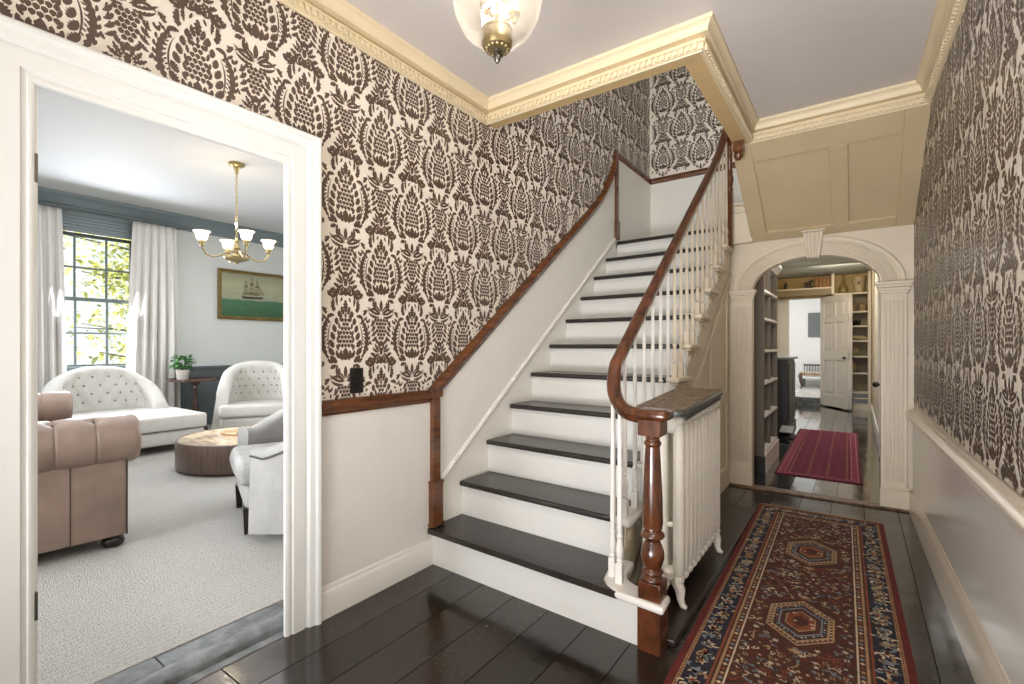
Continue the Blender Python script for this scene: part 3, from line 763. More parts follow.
# landing newel and the turned drop under the upper newel
w = MB()
LX, LY = 1.085, 4.585
w.box(LX-.032, LX+.032, LY-.032, LY+.032, 2.14, 2.62)
w.lathe([(.032, 2.62), (.036, 2.635), (.026, 2.65), (.034, 2.70), (.036, 2.73), (.026, 2.77), (.032, 2.79), (.026, 2.81), (.028, 2.95), (.026, 3.02)], (LX, LY, 0), 18)
w.box(LX-.032, LX+.032, LY-.032, LY+.032, 3.02, 3.36)
w.lathe([(0, 2.085), (.014, 2.09), (.024, 2.11), (.026, 2.125), (.018, 2.14)], (LX, LY, 0), 16)
obj('landing_newel', w, M['mahog'], st, bevel=.003)
w = MB()
DX, DYY = 1.305, 3.80
w.box(DX-.034, DX+.034, DYY-.034, DYY+.034, 2.665, 2.735); w.lathe([(0, 2.60), (.016, 2.604), (.030, 2.622), (.033, 2.64), (.024, 2.658), (.034, 2.667)], (DX, DYY, 0), 18)
dn = obj('newel_drop', w, M['mahog'], None, bevel=.003)
tag(dn, 'dark turned wooden newel drop hanging under the tan beam end', 'newel drop')

# ------------------------------------------------------------------ radiator
w = MB(); w.box(1.09, 1.392, 2.006, 4.02, 0, .028)
o = obj('hearth_board', w, M['board'], None, bevel=.006); tag(o, 'dark board on the floor under the white radiator', 'board')
rad = thing('radiator', 'white cast iron column radiator standing beside the stair newel', 'radiator', (1.245, 2.30, .029))
NS = 11; SP = .0735
def section_mb(foot):
    w = MB()
    for x in (-.074, .0, .074):
        w.rbox(x-.026, x+.026, -.0265, .0265, .13, .86, .025, 3)
    for x in (-.037, .037):
        w.rbox(x-.05, x+.05, -.024, .024, .805, .885, .022, 3); w.rbox(x-.05, x+.05, -.024, .024, .105, .175, .022, 3)
    w.rbox(-.100, .100, -.0285, .0285, .85, .892, .020, 3); w.rbox(-.100, .100, -.0285, .0285, .10, .14, .019, 3)
    w.box(-.07, .07, -.0367, .0367, .12, .135); w.box(-.07, .07, -.0367, .0367, .865, .878)
    w.rbox(-.085, .085, -.012, .012, .36, .385, .008, 2)
    return w
s0 = None
for k in range(NS):
    if s0 is None: s0 = obj('section', section_mb(False), M['radw'], rad)
    else: dup_mesh(s0, rad, (0, k*SP, 0))
def foot_mb():
    w = MB()
    for s in (-1, 1):
        w.tube([(s*.03, 0, .13), (s*.065, -.004, .115), (s*.085, -.01, .075), (s*.088, -.016, .035), (s*.10, -.022, .012), (s*.118, -.024, .008)], [.03, .03, .024, .017, .015, .010], 10)
    w.rbox(-.05, .05, -.012, .012, .085, .12, .01, 2)
    return w
f0 = obj('foot', foot_mb(), M['radw'], rad); dup_mesh(f0, rad, (0, (NS-1)*SP, 0))
w = MB(); w.tube([(.045, -.05, .14), (.03, -.055, .10), (.01, -.058, .04), (.01, -.058, 0)], .014, 10); w.lathe([(.012, .13), (.024, .14), (.024, .17), (.012, .18)], (.045, -.05, 0), 12)
obj('valve', w, M['radw'], rad)
tp = thing('radiator_shelf', 'dark ornate iron shelf lying on top of the white radiator', 'shelf', (1.25, 2.19, .932))
w = MB()
pl = []
for cx, cy, a0 in ((.065, .06, 270), (.105, .74, 0), (-.105, .74, 90), (-.065, .06, 180)):
    r = .05 if cy < .5 else .02
    for k in range(6):
        a = math.radians(a0+90*k/5); pl.append((cx+r*math.cos(a), cy+r*math.sin(a)))
w.prism(pl, 'z', .018, .028); 
obj('fretted_top', w, M['iron'], tp, bevel=.003, bseg=1)
w = MB()
w.prism([(x*1.06, (y-.38)*1.012+.38) for x, y in pl], 'z', -.004, .020)
obj('rim', w, M['ironedge'], tp, bevel=.006)
w = MB()
for k in range(24):
    w.prism([(.055+k*.029, .0), (.055+k*.029+.026, .0), (.055+k*.029+.022, -.020), (.055+k*.029+.013, -.030), (.055+k*.029+.004, -.020)], 'x', .112, .120)
obj('scalloped_skirt', w, M['ironedge'], tp)
tp.rotation_euler = (math.radians(3.2), 0, 0)

# ------------------------------------------------------------------ outlet
t = thing('wall_outlet', 'black electrical outlet plate on the damask wall above the mahogany rail', 'outlet', (0, 1.473, 1.08))
w = MB(); w.rbox(.001, .008, -.038, .038, -.062, .062, .003, 2); obj('cover_plate', w, M['black'], t)
w = MB(); w.rbox(.006, .010, -.016, .016, .008, .040, .003, 2); w.rbox(.006, .010, -.016, .016, -.040, -.008, .003, 2); obj('socket', w, M['knob'], t)

# ------------------------------------------------------------------ rugs
def rug_mat(name, hexc): return mat(name, hexc, .95, var=.22, scale=26, bump=.3, bscale=150, detail=3)
RC = dict(red=rug_mat('rug_red', '#642019'), navy=rug_mat('rug_navy', '#262330'), field=rug_mat('rug_field', '#4d2b21'), rust=rug_mat('rug_rust', '#84432c'),
          tan=rug_mat('rug_tan', '#a8845f'), cream=rug_mat('rug_cream', '#c9b69a'), blue=rug_mat('rug_blue', '#7a8488'), brown=rug_mat('rug_brown', '#4c2a20'), wine=rug_mat('rug_wine', '#701f3c'), plum=rug_mat('rug_plum', '#9a3a5c'))
RK = list(RC); RI = {k: i for i, k in enumerate(RK)}; RM = [RC[k] for k in RK]
class Rug:
    def __init__(s, wd, ln, base): s.w = MB(); s.W = wd; s.L = ln; s.w.box(-wd/2, wd/2, -ln/2, ln/2, 0, .009, RI[base]); s.h = .0094
    def rect(s, x0, x1, y0, y1, c, lv=0):
        z = s.h+.0003*lv; s.w.poly([(x0, y0, z), (x1, y0, z), (x1, y1, z), (x0, y1, z)], RI[c])
    def ring(s, i0, i1, c, lv=0):
        W, L = s.W/2, s.L/2
        s.rect(-W+i0, -W+i1, -L+i0, L-i0, c, lv); s.rect(W-i1, W-i0, -L+i0, L-i0, c, lv)
        s.rect(-W+i1, W-i1, -L+i0, -L+i1, c, lv); s.rect(-W+i1, W-i1, L-i1, L-i0, c, lv)
    def pg(s, pts, c, lv=1): z = s.h+.0003*lv; s.w.poly([(x, y, z) for x, y in pts], RI[c])
    def flower(s, x, y, r, c, c2=None, n=5, lv=2):
        a0 = random.random()*6
        pts = []
        for k in range(n*2):
            rr = r*(1 if k % 2 == 0 else .45); a = a0+PI*k/n; pts.append((x+rr*math.cos(a), y+rr*math.sin(a)))
        s.pg(pts, c, lv)
        if c2: s.pg(disc((x, y), r*.35, 6), c2, lv+1)
    def vine(s, x, y, r, a, c, lv=2):
        s.pg([(x+px, y+py) for px, py in leaf((0, 0), a, r, r*.32, random.choice((-150, 150)), 6)], c, lv)
    def border(s, inset, width, step, cols, kind='flower'):
        W, L = s.W/2-inset-width/2, s.L/2-inset-width/2
        per = []
        n = int(2*L/step); per += [(-W, -L+(i+.5)*2*L/n) for i in range(n)]+[(W, -L+(i+.5)*2*L/n) for i in range(n)]
        n = int(2*W/step); per += [(-W+(i+.5)*2*W/n, -L) for i in range(n)]+[(-W+(i+.5)*2*W/n, L) for i in range(n)]
        for i, (x, y) in enumerate(per):
            c = cols[i % len(cols)]
            if kind == 'flower':
                s.flower(x, y, width*.34, c, random.choice(('rust', 'red', 'blue')), random.choice((4, 5, 6)))
                for q in range(6): s.vine(x+random.uniform(-.34, .34)*width, y+random.uniform(-.34, .34)*width, width*.46, random.random()*360, random.choice(cols))
            elif kind == 'tooth':
                r = width*.42; s.pg([(x-r, y), (x, y-r), (x+r, y), (x, y+r)], c, 2)
def hexa(cx, cy, a, b, k=.46): return [(cx, cy+b), (cx-a, cy+b*k), (cx-a, cy-b*k), (cx, cy-b), (cx+a, cy-b*k), (cx+a, cy+b*k)]
R1 = Rug(.775, 3.42, 'red')
R1.ring(.028, .042, 'tan'); R1.ring(.042, .128, 'navy'); R1.ring(.128, .137, 'rust'); R1.ring(.137, .145, 'brown'); R1.ring(.145, .155, 'tan'); R1.ring(.155, .178, 'brown'); R1.ring(.178, .185, 'cream')
R1.rect(-R1.W/2+.185, R1.W/2-.185, -1.71+.185, 1.71-.185, 'field')
R1.border(.028, .014, .017, ['red', 'red'], 'tooth'); R1.border(.044, .082, .066, ['cream', 'tan', 'cream', 'blue']); R1.border(.155, .023, .03, ['tan', 'rust', 'cream', 'blue'], 'tooth')
mcs = [.885, 0, -.885]
def inhex(x, y): return any(abs(x) < .14 and abs(y-c) < .23-.6*max(0, abs(x)-.02) for c in mcs)
for j in range(-50, 51):
    for i in range(-7, 8):
        x = i*.030+(.015 if j % 2 else 0)+random.uniform(-.006, .006); y = j*.030+random.uniform(-.008, .008)
        if abs(x) > .190 or inhex(x, y): continue
        c = random.choice(('rust', 'rust', 'brown', 'tan', 'blue', 'red', 'cream', 'blue', 'tan', 'cream'))
        t = random.random()
        if t < .45: R1.flower(x, y, random.uniform(.010, .018), c, random.choice(('navy', 'cream', 'red')), random.choice((4, 5, 6)))
        else:
            for q in range(3): R1.vine(x, y, random.uniform(.016, .030), random.random()*360, c)
for c in mcs:
    for k, (a, b, col) in enumerate(((.128, .212, 'tan'), (.119, .198, 'brown'), (.111, .185, 'tan'), (.101, .168, 'navy'), (.084, .140, 'blue'), (.077, .128, 'field'), (.058, .096, 'tan'), (.052, .086, 'rust'), (.030, .05, 'brown'))):
        R1.pg(hexa(0, c, a, b), col, 2+k)
    for k in range(40):
        a = 2*PI*k/40; h = hexa(0, c, .115, .190)
        seg = int(k/40*6); t = k/40*6-seg; p, q = h[seg], h[(seg+1) % 6]
        R1.pg(disc((p[0]+(q[0]-p[0])*t, p[1]+(q[1]-p[1])*t), .0055, 5), 'cream', 12)
        h = hexa(0, c, .092, .154); p, q = h[seg], h[(seg+1) % 6]
        R1.pg(disc((p[0]+(q[0]-p[0])*t, p[1]+(q[1]-p[1])*t), .006, 5), random.choice(('cream', 'blue', 'rust')), 12)
    for k in range(10): R1.flower(random.uniform(-.05, .05), c+random.uniform(-.07, .07), .011, random.choice(('cream', 'red', 'navy')), None, 4, 13)
    for s in (-1, 1):
        R1.pg([(0, c+s*.235), (-.03, c+s*.255), (0, c+s*.275), (.03, c+s*.255)], 'tan', 3); R1.flower(0, c+s*.255, .014, 'cream', 'red', 5, 4)
t = thing('runner_rug', 'long dark red and navy patterned runner with hexagon medallions in the hall', 'rug', (1.797, 2.51, 0), math.radians(1.0))
obj('pile', R1.w, RM, t, recalc=False)
for e in (-1, 1):
    w = MB()
    for k in range(86):
        x = -.386+k*.0089; y = e*1.71; d = random.uniform(.035, .06)
        w.add([(x, y, .006), (x+.005, y, .006), (x+.004+random.uniform(-.004, .004), y+e*d, .002), (x-.001, y+e*d, .002)], [(0, 1, 2, 3)])
    obj('fringe', w, RC['tan'], t, recalc=False)
R2 = Rug(.71, 3.05, 'wine')
R2.ring(.0, .012, 'brown'); R2.ring(.03, .036, 'tan'); R2.ring(.036, .085, 'plum'); R2.ring(.085, .090, 'tan')
for j in range(-46, 47):
    for i in range(-3, 4):
        x = i*.078; y = j*.031+(.015 if i % 2 else 0)
        if abs(y) > 1.42 or abs(x) > .25: continue
        c = ('plum', 'plum', 'brown', 'plum', 'red')[(i*2+j) % 5]
        R2.pg([(x-.03, y), (x, y-.012), (x+.03, y), (x, y+.012)], c, 2); R2.pg(disc((x, y), .008, 5), 'tan' if abs(i) in (1, 3) else 'wine', 3)
R2.border(.040, .042, .06, ['wine', 'brown'], 'tooth'); R2.border(.05, .02, .06, ['tan', 'wine'], 'tooth')
t = thing('runner_rug', 'magenta red runner rug on the black floor beyond the arch', 'rug', (1.683, 6.87, 0), math.radians(.6))
obj('pile', R2.w, RM, t, recalc=False)

# ------------------------------------------------------------------ hall pendant
pd = thing('pendant_lantern', 'clear glass bell jar lantern with brass base hanging from the hall ceiling', 'ceiling light', (1.152, 1.11, 2.07))
w = MB(); w.lathe([(.036, .062), (.072, .074), (.100, .100), (.121, .140), (.132, .19), (.134, .25), (.128, .33), (.120, .41), (.126, .45), (.140, .465)], (0, 0, 0), 40)
obj('glass_jar', w, M['glass'], pd, recalc=False)
w = MB(); w.lathe([(0, .038), (.030, .040), (.040, .046), (.044, .056), (.0445, .062), (.041, .064), (.041, .094), (.044, .096), (.044, .101), (0, .101)], (0, 0, 0), 32)
for k in range(14):
    a = 2*PI*k/14; w.ball((.030*math.cos(a), .030*math.sin(a), .043), .007, 8)
obj('base_cap', w, M['brass'], pd)
w = MB(); w.lathe([(0, 0), (.004, .003), (.010, .014), (.011, .022), (.007, .030), (.012, .034), (.013, .038), (.006, .042)], (0, 0, 0), 16); obj('finial', w, M['darkbrass'], pd)
w = MB(); w.tube([(0, 0, .10), (0, 0, .50)], .006, 8)
for k in range(3):
    a = 2*PI*k/3+.5; w.tube([(0, 0, .15), (.025*math.cos(a), .025*math.sin(a), .125), (.05*math.cos(a), .05*math.sin(a), .14)], .005, 8); w.lathe([(.004, .132), (.018, .140), (.018, .146), (.012, .148)], (.05*math.cos(a), .05*math.sin(a), 0), 12)
    w.ball((.05*math.cos(a), .05*math.sin(a), .124), .010, 10)
obj('candle_cluster', w, M['brass'], pd)
for k in range(3):
    a = 2*PI*k/3+.5; c = (.05*math.cos(a), .05*math.sin(a))
    w = MB(); w.lathe([(.0105, .148), (.0105, .245), (0, .247)], (*c, 0), 12); obj('candle_sleeve', w, M['candle'], pd)
    w = MB(); w.lathe([(.008, .245), (.015, .265), (.014, .28), (.005, .305), (0, .312)], (*c, 0), 12); obj('bulb', w, M['bulb'], pd)
w = MB()
for k in range(3):
    a = 2*PI*k/3+1.5; w.tube([(.138*math.cos(a), .138*math.sin(a), .462), (.01*math.cos(a), .01*math.sin(a), .66)], .003, 6)
w.tube([(0, 0, .50), (0, 0, .76)], .005, 8); w.lathe([(.125, .465), (.142, .462), (.142, .470), (.125, .473)], (0, 0, 0), 32); w.lathe([(0, .735), (.05, .742), (.065, .765), (.066, .779), (0, .779)], (0, 0, 0), 28)
obj('chain_and_canopy', w, M['brass'], pd)

# ------------------------------------------------------------------ living room shell
LX, LZ = -6.25, 3.2; LY0, LY1 = -1.6, 5.3
WY0, WY1, WZ0, WZ1 = 1.44, 2.46, .95, 2.86
w = MB()
w.box(LX-.2, LX, LY0, WY0, 0, LZ); w.box(LX-.2, LX, WY1, LY1, 0, LZ); w.box(LX-.2, LX, WY0, WY1, 0, WZ0); w.box(LX-.2, LX, WY0, WY1, WZ1, LZ)
struct('wall_window', w, M['wallliv'], label='pale living room wall with the window')
w = MB(); w.box(LX-.2, -.14, LY1, LY1+.15, 0, LZ); struct('wall_living_right', w, M['wallliv'])
w = MB(); w.box(LX-.2, -.14, LY0-.15, LY0, 0, LZ); struct('wall_living_left', w, M['wallliv'])
w = MB(); w.box(LX-.2, -.14, LY0-.15, LY1+.15, LZ, LZ+.1); struct('ceiling_living', w, M['ceilw'], label='white living room ceiling')
w = MB(); w.box(LX, -.262, LY0, LY1, -.1, .02); struct('floor_carpet', w, carpet_mat('pale_loop_carpet'), label='pale grey loop carpet covering the living room floor')
co = [(0, 2.99), (.02, 2.99), (.03, 3.02), (.03, 3.05), (.05, 3.06), (.07, 3.10), (.12, 3.15), (.14, 3.155), (.14, 3.185), (.15, 3.2), (0, 3.2)]
w = MB(); w.moulding([(LX, LY1), (LX, LY0)], co, lambda a, b, h: (a, b, h)); struct('trim_19', w, M['slate'], label='slate grey cornice of the living room')
w = MB(); 
w.prism([(LX, .02), (LX+.012, .02), (LX+.012, .90), (LX, .90)], 'y', 2.5, LY1)
for a, b, p in ((.90, .94, .04), (.80, .82, .022), (.02, .20, .025), (.20, .22, .018), (.30, .32, .022)): w.prism([(LX, a), (LX+p, a), (LX+p, b), (LX, b)], 'y', 2.5, LY1)
for yy in (3.0, 3.9, 4.8): w.box(LX, LX+.022, yy-.05, yy+.05, .22, .90)
w.prism([(LX, .02), (LX+.012, .02), (LX+.012, .9), (LX, .9)], 'y', LY0, 1.4)
struct('trim_20', w, M['slated'], bevel=.003, label='dark slate wainscot of the living room')
# window
wn = thing('window_1', 'tall living room window with grey green sash bars', 'window', (LX-.1, 1.95, 0)); wn['kind'] = 'structure'
def wbox(mb, x0, x1, y0, y1, z0, z1): mb.box(x0+.0, x1, y0-1.95, y1-1.95, z0, z1)
w = MB()
for a in ((-.08, .10, WY0, WY0+.05, WZ0, WZ1), (-.08, .10, WY1-.05, WY1, WZ0, WZ1), (-.08, .10, WY0, WY1, WZ1-.06, WZ1), (-.08, .16, WY0-.03, WY1+.03, WZ0-.03, WZ0+.03)): wbox(w, *a)
obj('window_frame', w, M['muntin'], wn, bevel=.004)
GZ = [.98, 1.42, 1.87, 2.29, 2.72]; GY = [WY0+.05, 1.78, 2.11, WY1-.05]
for lo, hi, x in ((0, 2, .0), (2, 4, -.035)):
    w = MB()
    for yy in (GY[0]+.02, GY[3]-.02): wbox(w, x, x+.04, yy-.022, yy+.022, GZ[lo], GZ[hi])
    for yy in GY[1:3]: wbox(w, x+.008, x+.032, yy-.011, yy+.011, GZ[lo], GZ[hi])
    for q in range(lo, hi+1):
        t = .022 if q in (lo, hi) else .011
        wbox(w, x+.004, x+.036, GY[0], GY[3], GZ[q]-t, GZ[q]+t)
    s = obj('sash', w, M['muntin'], wn)
    w = MB(); wbox(w, x+.018, x+.020, GY[0], GY[3], GZ[lo], GZ[hi]); obj('pane', w, M['pane'], s)
w = MB()
for k in range(6): 
    z = 2.73+k*.040; w.prism([(.12, z), (.15, z+.006), (.15, z+.040), (.12, z+.040)], 'y', WY0-1.95-.02, WY1-1.95+.02)
w.box(.105, .16, WY0-1.97, WY1-1.93, 2.955, 2.985)
bl_ = obj('window_blind', w, M['slate'], None); bl_.location = (LX-.1+.01, 1.95, 0)
tag(bl_, 'raised slate grey slatted blind at the head of the window', 'blind')
w = MB(); w.tube([(LX+.20, .95, 2.985), (LX+.20, 3.0, 2.985)], .012, 10); w.tube([(LX-.0, 1.10, 2.985), (LX+.2, 1.10, 2.985)], .008, 8); w.tube([(LX, 2.90, 2.985), (LX+.2, 2.90, 2.985)], .008, 8)
o = obj('curtain_rod', w, M['slated'], None); tag(o, 'thin dark rod carrying both white curtains over the window', 'curtain rod')
def curtain(name, y0, y1, yb0, yb1, label, seed):
    rnd = random.Random(seed); n = 90; rows = 24; v = []; f = []
    ph = [rnd.random()*6 for _ in range(3)]
    for j in range(rows+1):
        t = j/rows; z = 2.97-(2.97-.03)*t
        for i in range(n+1):
            s = i/n; y = (y0+(y1-y0)*s)*(1-t**.8)+(yb0+(yb1-yb0)*s)*t**.8
            amp = .018+.032*min(1, t*2.2)
            x = LX+.165+amp*(math.sin(s*2*PI*5.5+ph[0]+.5*math.sin(t*3+ph[1]))+.35*math.sin(s*2*PI*12+ph[2]))
            if t < .04: x = LX+.165+.02*math.copysign(abs(math.sin(s*2*PI*5.5+ph[0]))**3, math.sin(s*2*PI*5.5+ph[0]))
            v.append((x, y, z))
    for j in range(rows):
        for i in range(n): f.append((j*(n+1)+i, j*(n+1)+i+1, (j+1)*(n+1)+i+1, (j+1)*(n+1)+i))
    w = MB(); w.add(v, f); o = obj(name, w, M['curtain'], None, ang=80, recalc=False)
    so = o.modifiers.new('Solidify', 'SOLIDIFY'); so.thickness = .006
    tag(o, label, 'curtain', 'living room curtains'); return o
curtain('curtain', 1.12, 1.60, 1.12, 1.66, 'white pleated curtain on the left side of the window', 3)
curtain('curtain', 2.33, 2.85, 2.24, 2.90, 'white pleated curtain on the right side of the window by the potted plant', 5)
# painting
pt = thing('ship_painting', 'gilt framed painting of a tall ship on a green sea', 'painting', (LX, 4.03, 2.085))
w = MB(); w.moulding([(-.56, -.405), (.56, -.405), (.56, .405), (-.56, .405)], [(0, .005), (0, .035), (.018, .042), (.03, .028), (.05, .024), (.062, .016), (.062, .005)], lambda a, b, h: (h, a, b), closed=True)
obj('frame', w, M['gilt'], pt)
def sea_mat():
    m, nt, b = new_mat('ship_canvas'); L = nt.links.new
    tc = nt.nodes.new('ShaderNodeTexCoord'); sp = nt.nodes.new('ShaderNodeSeparateXYZ'); L(tc.outputs['Object'], sp.inputs[0])
    nz = N(nt, 'ShaderNodeTexNoise', Scale=6.0, Detail=5.0); mp = nt.nodes.new('ShaderNodeMapping'); mp.inputs['Scale'].default_value = (1, 1, 4); L(tc.outputs['Object'], mp.inputs[0]); L(mp.outputs[0], nz.inputs['Vector'])
    z = math_n(nt, 'ADD', sp.outputs['Z'], math_n(nt, 'MULTIPLY', math_n(nt, 'SUBTRACT', nz.outputs['Fac'], .5), .05))
    mr = nt.nodes.new('ShaderNodeMapRange'); mr.inputs['From Min'].default_value = -.40; mr.inputs['From Max'].default_value = .40; L(z, mr.inputs['Value'])
    cr = nt.nodes.new('ShaderNodeValToRGB'); L(mr.outputs['Result'], cr.inputs[0])
    e = cr.color_ramp.elements; e[0].position = 0; e[0].color = lin('#2d5a34'); e[1].position = .40; e[1].color = lin('#4d7a58')
    for p, c in ((.425, '#a9ad94'), (.7, '#b9b894'), (1, '#8f9580')):
        q = e.new(p); q.color = lin(c)
    mx = nt.nodes.new('ShaderNodeMix'); mx.data_type = 'RGBA'; mx.blend_type = 'MULTIPLY'; mx.inputs['Factor'].default_value = .35
    L(cr.outputs[0], mx.inputs['A']); L(nz.outputs['Color'], mx.inputs['B']); L(mx.outputs['Result'], b.inputs['Base Color']); b.inputs['Roughness'].default_value = .5
    return m
w = MB(); w.box(.004, .018, -.51, .51, -.355, .355)
CVM = [sea_mat(), mat('ship_hull', '#3b3428', .5), mat('ship_sail', '#6f6850', .5), mat('ship_sail_light', '#8d8567', .5)]
S = lambda pts, m: w.poly([(.0192+.0003*m+1e-5*len(w.f), y, z) for y, z in pts], m)
_S = S
S = lambda pts, m: _S([(y*1.45-.03, z*1.45-.01) for y, z in pts], m)
S([(-.10, -.03), (.11, -.025), (.14, .005), (.10, .0), (-.09, -.002), (-.115, .01)], 1)
for mx_, h in ((-.065, .17), (.0, .22), (.06, .18)):
    S([(mx_-.002, 0), (mx_+.002, 0), (mx_+.002, h+.02), (mx_-.002, h+.02)], 1)
    for q in range(4):
        z0 = .015+q*h*.24; ww = .036-.006*q
        S([(mx_-ww, z0), (mx_+ww, z0+.004), (mx_+ww*.85, z0+h*.20), (mx_-ww*.85, z0+h*.20)], 2+(q % 2))
S([(.085, .02), (.15, .03), (.075, .15)], 3)
S = _S
for k in range(26):
    yy = random.uniform(-.49, .47); zz = random.uniform(-.34, -.09); S([(yy, zz), (yy+random.uniform(.02, .06), zz+.003), (yy+.02, zz+.008)], 2)
obj('canvas', w, CVM, pt, recalc=False)

# chandelier
ch = thing('chandelier', 'brass chandelier with four lit glass shades in the living room', 'chandelier', (-3.38, 2.455, 2.12))
w = MB(); w.lathe([(0, 0), (.012, .004), (.018, .018), (.06, .035), (.115, .055), (.125, .075), (.118, .085), (.05, .092), (.03, .11), (.026, .16), (.036, .175), (.024, .20), (.018, .23), (.028, .25), (.012, .28), (0, .285)], (0, 0, 0), 32); obj('body', w, M['brass'], ch)
for k in range(4):
    a = 2*PI*k/4-.157; cs, sn = math.cos(a), math.sin(a)
    w = MB(); w.tube([(r*cs, r*sn, z) for r, z in ((.03, .14), (.10, .12), (.16, .075), (.22, .055), (.28, .075), (.315, .13), (.32, .165))], .009, 8)
    w.lathe([(.010, .150), (.024, .16), (.028, .19), (.024, .205), (.03, .21)], (.32*cs, .32*sn, 0), 14)
    arm = obj('arm', w, M['brass'], ch)
    w = MB(); w.lathe([(.024, .205), (.042, .216), (.052, .236), (.055, .262), (.060, .282), (.080, .300), (.079, .304), (.056, .286), (.050, .262), (.046, .238), (.03, .222)], (.32*cs, .32*sn, 0), 20)
    obj('glass_shade', w, M['shadeglass'], arm, recalc=False)
w = MB()
for k in range(20):
    z = .30+k*.034
    n = 10; pts = []
    for q in range(n):
        an = 2*PI*q/n; d = .011*math.cos(an)
        pts.append((d if k % 2 else 0, 0 if k % 2 else d, z+.019*math.sin(an)))
    w.tube(pts, .0042, 6, closed=True)
obj('chain', w, M['brass'], ch)
w = MB(); w.lathe([(.008, .965), (.016, .97), (.022, 1.0), (.034, 1.03), (.046, 1.045), (.075, 1.055), (.078, 1.079), (0, 1.079)], (0, 0, 0), 24); obj('canopy', w, M['brass'], ch)

# ------------------------------------------------------------------ upholstered furniture helpers
def tub(mb, path, hfn, th, z0, lean=.0, tufts=None, dep=.018, roll=.0):
    """curved back/arm shell. path: plan polyline with inside on its LEFT; hfn(t) top height; tufts: list of (t,z)"""
    P = [Vector((x, y, 0)) for x, y in path]; n = len(P)
    ln = [0]
    for i in range(1, n): ln.append(ln[-1]+(P[i]-P[i-1]).length)
    v = []; f = []; rows_in = 16; rows_top = 8; rows_out = 6; k = rows_in+rows_top+rows_out
    for i, p in enumerate(P):
        t_ = ln[i]/ln[-1]; d = P[min(i+1, n-1)]-P[max(i-1, 0)]; d.normalize(); nl = Vector((-d.y, d.x, 0))
        h = hfn(t_); r = th/2
        for j in range(rows_in):
            z = z0+(h-r-z0)*j/(rows_in-1); off = r-lean*(z-z0)
            if tufts:
                dd = 0; s = ln[i]
                for (ts, tz) in tufts:
                    q = ((s-ts)**2+(z-tz)**2)/.0026
                    if q < 8: dd += math.exp(-q)
                off -= dep*min(dd, 1.2)-dep*.35
            v.append(p+nl*off+Vector((0, 0, z)))
        for j in range(1, rows_top+1):
            a = PI*j/(rows_top+1); v.append(p+nl*((r+roll*math.sin(a))*math.cos(a)-lean*(h-r-z0)*(1 if a < PI/2 else 1))+Vector((0, 0, h-r+r*math.sin(a))))
        for j in range(rows_out):
            z = h-r-(h-r-z0)*j/(rows_out-1); v.append(p+nl*(-r-lean*(z-z0))+Vector((0, 0, z)))
    for i in range(n-1):
        for j in range(k-1): f.append((i*k+j, i*k+j+1, (i+1)*k+j+1, (i+1)*k+j))
        f.append((i*k+k-1, i*k, (i+1)*k, (i+1)*k+k-1))
    f.append(tuple(range(k))); f.append(tuple((n-1)*k+j for j in range(k-1, -1, -1)))
    mb.add(v, f)
    def at(s, z):
        i = min(range(n), key=lambda q: abs(ln[q]-s)); p = P[i]; d = P[min(i+1, n-1)]-P[max(i-1, 0)]; d.normalize(); nl = Vector((-d.y, d.x, 0))
        return p+nl*(th/2-lean*(z-z0)-dep*.55)+Vector((0, 0, z))
    return at, ln
def upath(wd, dp, r, n=14):
    """U plan, open toward +x, centred on y=0; travels so the inside is on the left: from right arm (y=-) round the back to y=+ ... reversed"""
    pts = []
    for i in range(9): pts.append((dp*(1-i/9)+r*(i/9), wd/2))
    for i in range(n+1):
        a = PI/2+PI/2*i/n; pts.append((r+r*math.cos(a), wd/2-r+r*math.sin(a)))
    for i in range(1, 16): pts.append((0, (wd/2-r)*(1-2*i/16)))
    for i in range(n+1):
        a = PI+PI/2*i/n; pts.append((r+r*math.cos(a), -wd/2+r+r*math.sin(a)))
    for i in range(1, 10): pts.append((r+(dp-r)*i/9, -wd/2))
    return pts
def leg_mb(x, y, z0, h, r0=.022, r1=.015, spl=(0, 0)):
    w = MB()
    v = [(x+sx*r+dx, y+sy*r+dy, z) for z, r, dx, dy in ((0, r1, spl[0], spl[1]), (h, r0, 0, 0)) for sx, sy in ((-1, -1), (1, -1), (1, 1), (-1, 1))]
    w.add(v, [(3, 2, 1, 0), (4, 5, 6, 7)]+[(i, (i+1) % 4, 4+(i+1) % 4, 4+i) for i in range(4)])
    return w

# chaise: deep cuddler, back to the window, opening toward the hall
cz = thing('chaise_lounge', 'pale grey tufted chaise lounge with a curved back in front of the window', 'chaise', (-5.82, 1.88, .02), 0)
p = upath(1.14, .50, .36)
def hz(t): 
    s = abs(t-.5)*2
    return .50+.48*max(0, math.cos(min(1, s/.99)*PI/2))**.8
tot = 0
for i in range(1, len(p)): tot += math.dist(p[i], p[i-1])
tf = []
for j in range(4):
    for i in range(-4, 5):
        s = tot/2+(i+(.5 if j % 2 else 0))*.15; z = .53+j*.105
        if z < hz(s/tot)-.10 and .14 < s/tot < .86: tf.append((s, z))
w = MB(); at, ln = tub(w, p, hz, .15, .12, -.12, tf, .042, .02); obj('back', w, M['tuft'], cz, ang=70)
b0 = None
for s, z in tf:
    q = at(s, z)
    if b0 is None:
        w = MB(); w.ball((0, 0, 0), .015, 10); b0 = obj('button', w, M['btn'], cz); b0.location = q
    else: dup_mesh(b0, cz, q)
w = MB(); w.rbox(.02, 1.40, -.56, .68, .09, .26, .03, 3); obj('base', w, M['tuft'], cz)
w = MB(); w.rbox(.05, 1.43, -.575, .70, .255, .425, .03, 3); obj('seat_cushion', w, M['tuft'], cz)
l0 = None
for x, y in ((.1, -.52), (.1, .52), (1.33, -.50), (1.33, .62)):
    obj('leg', leg_mb(x, y, 0, .10), M['darkwood'], cz)
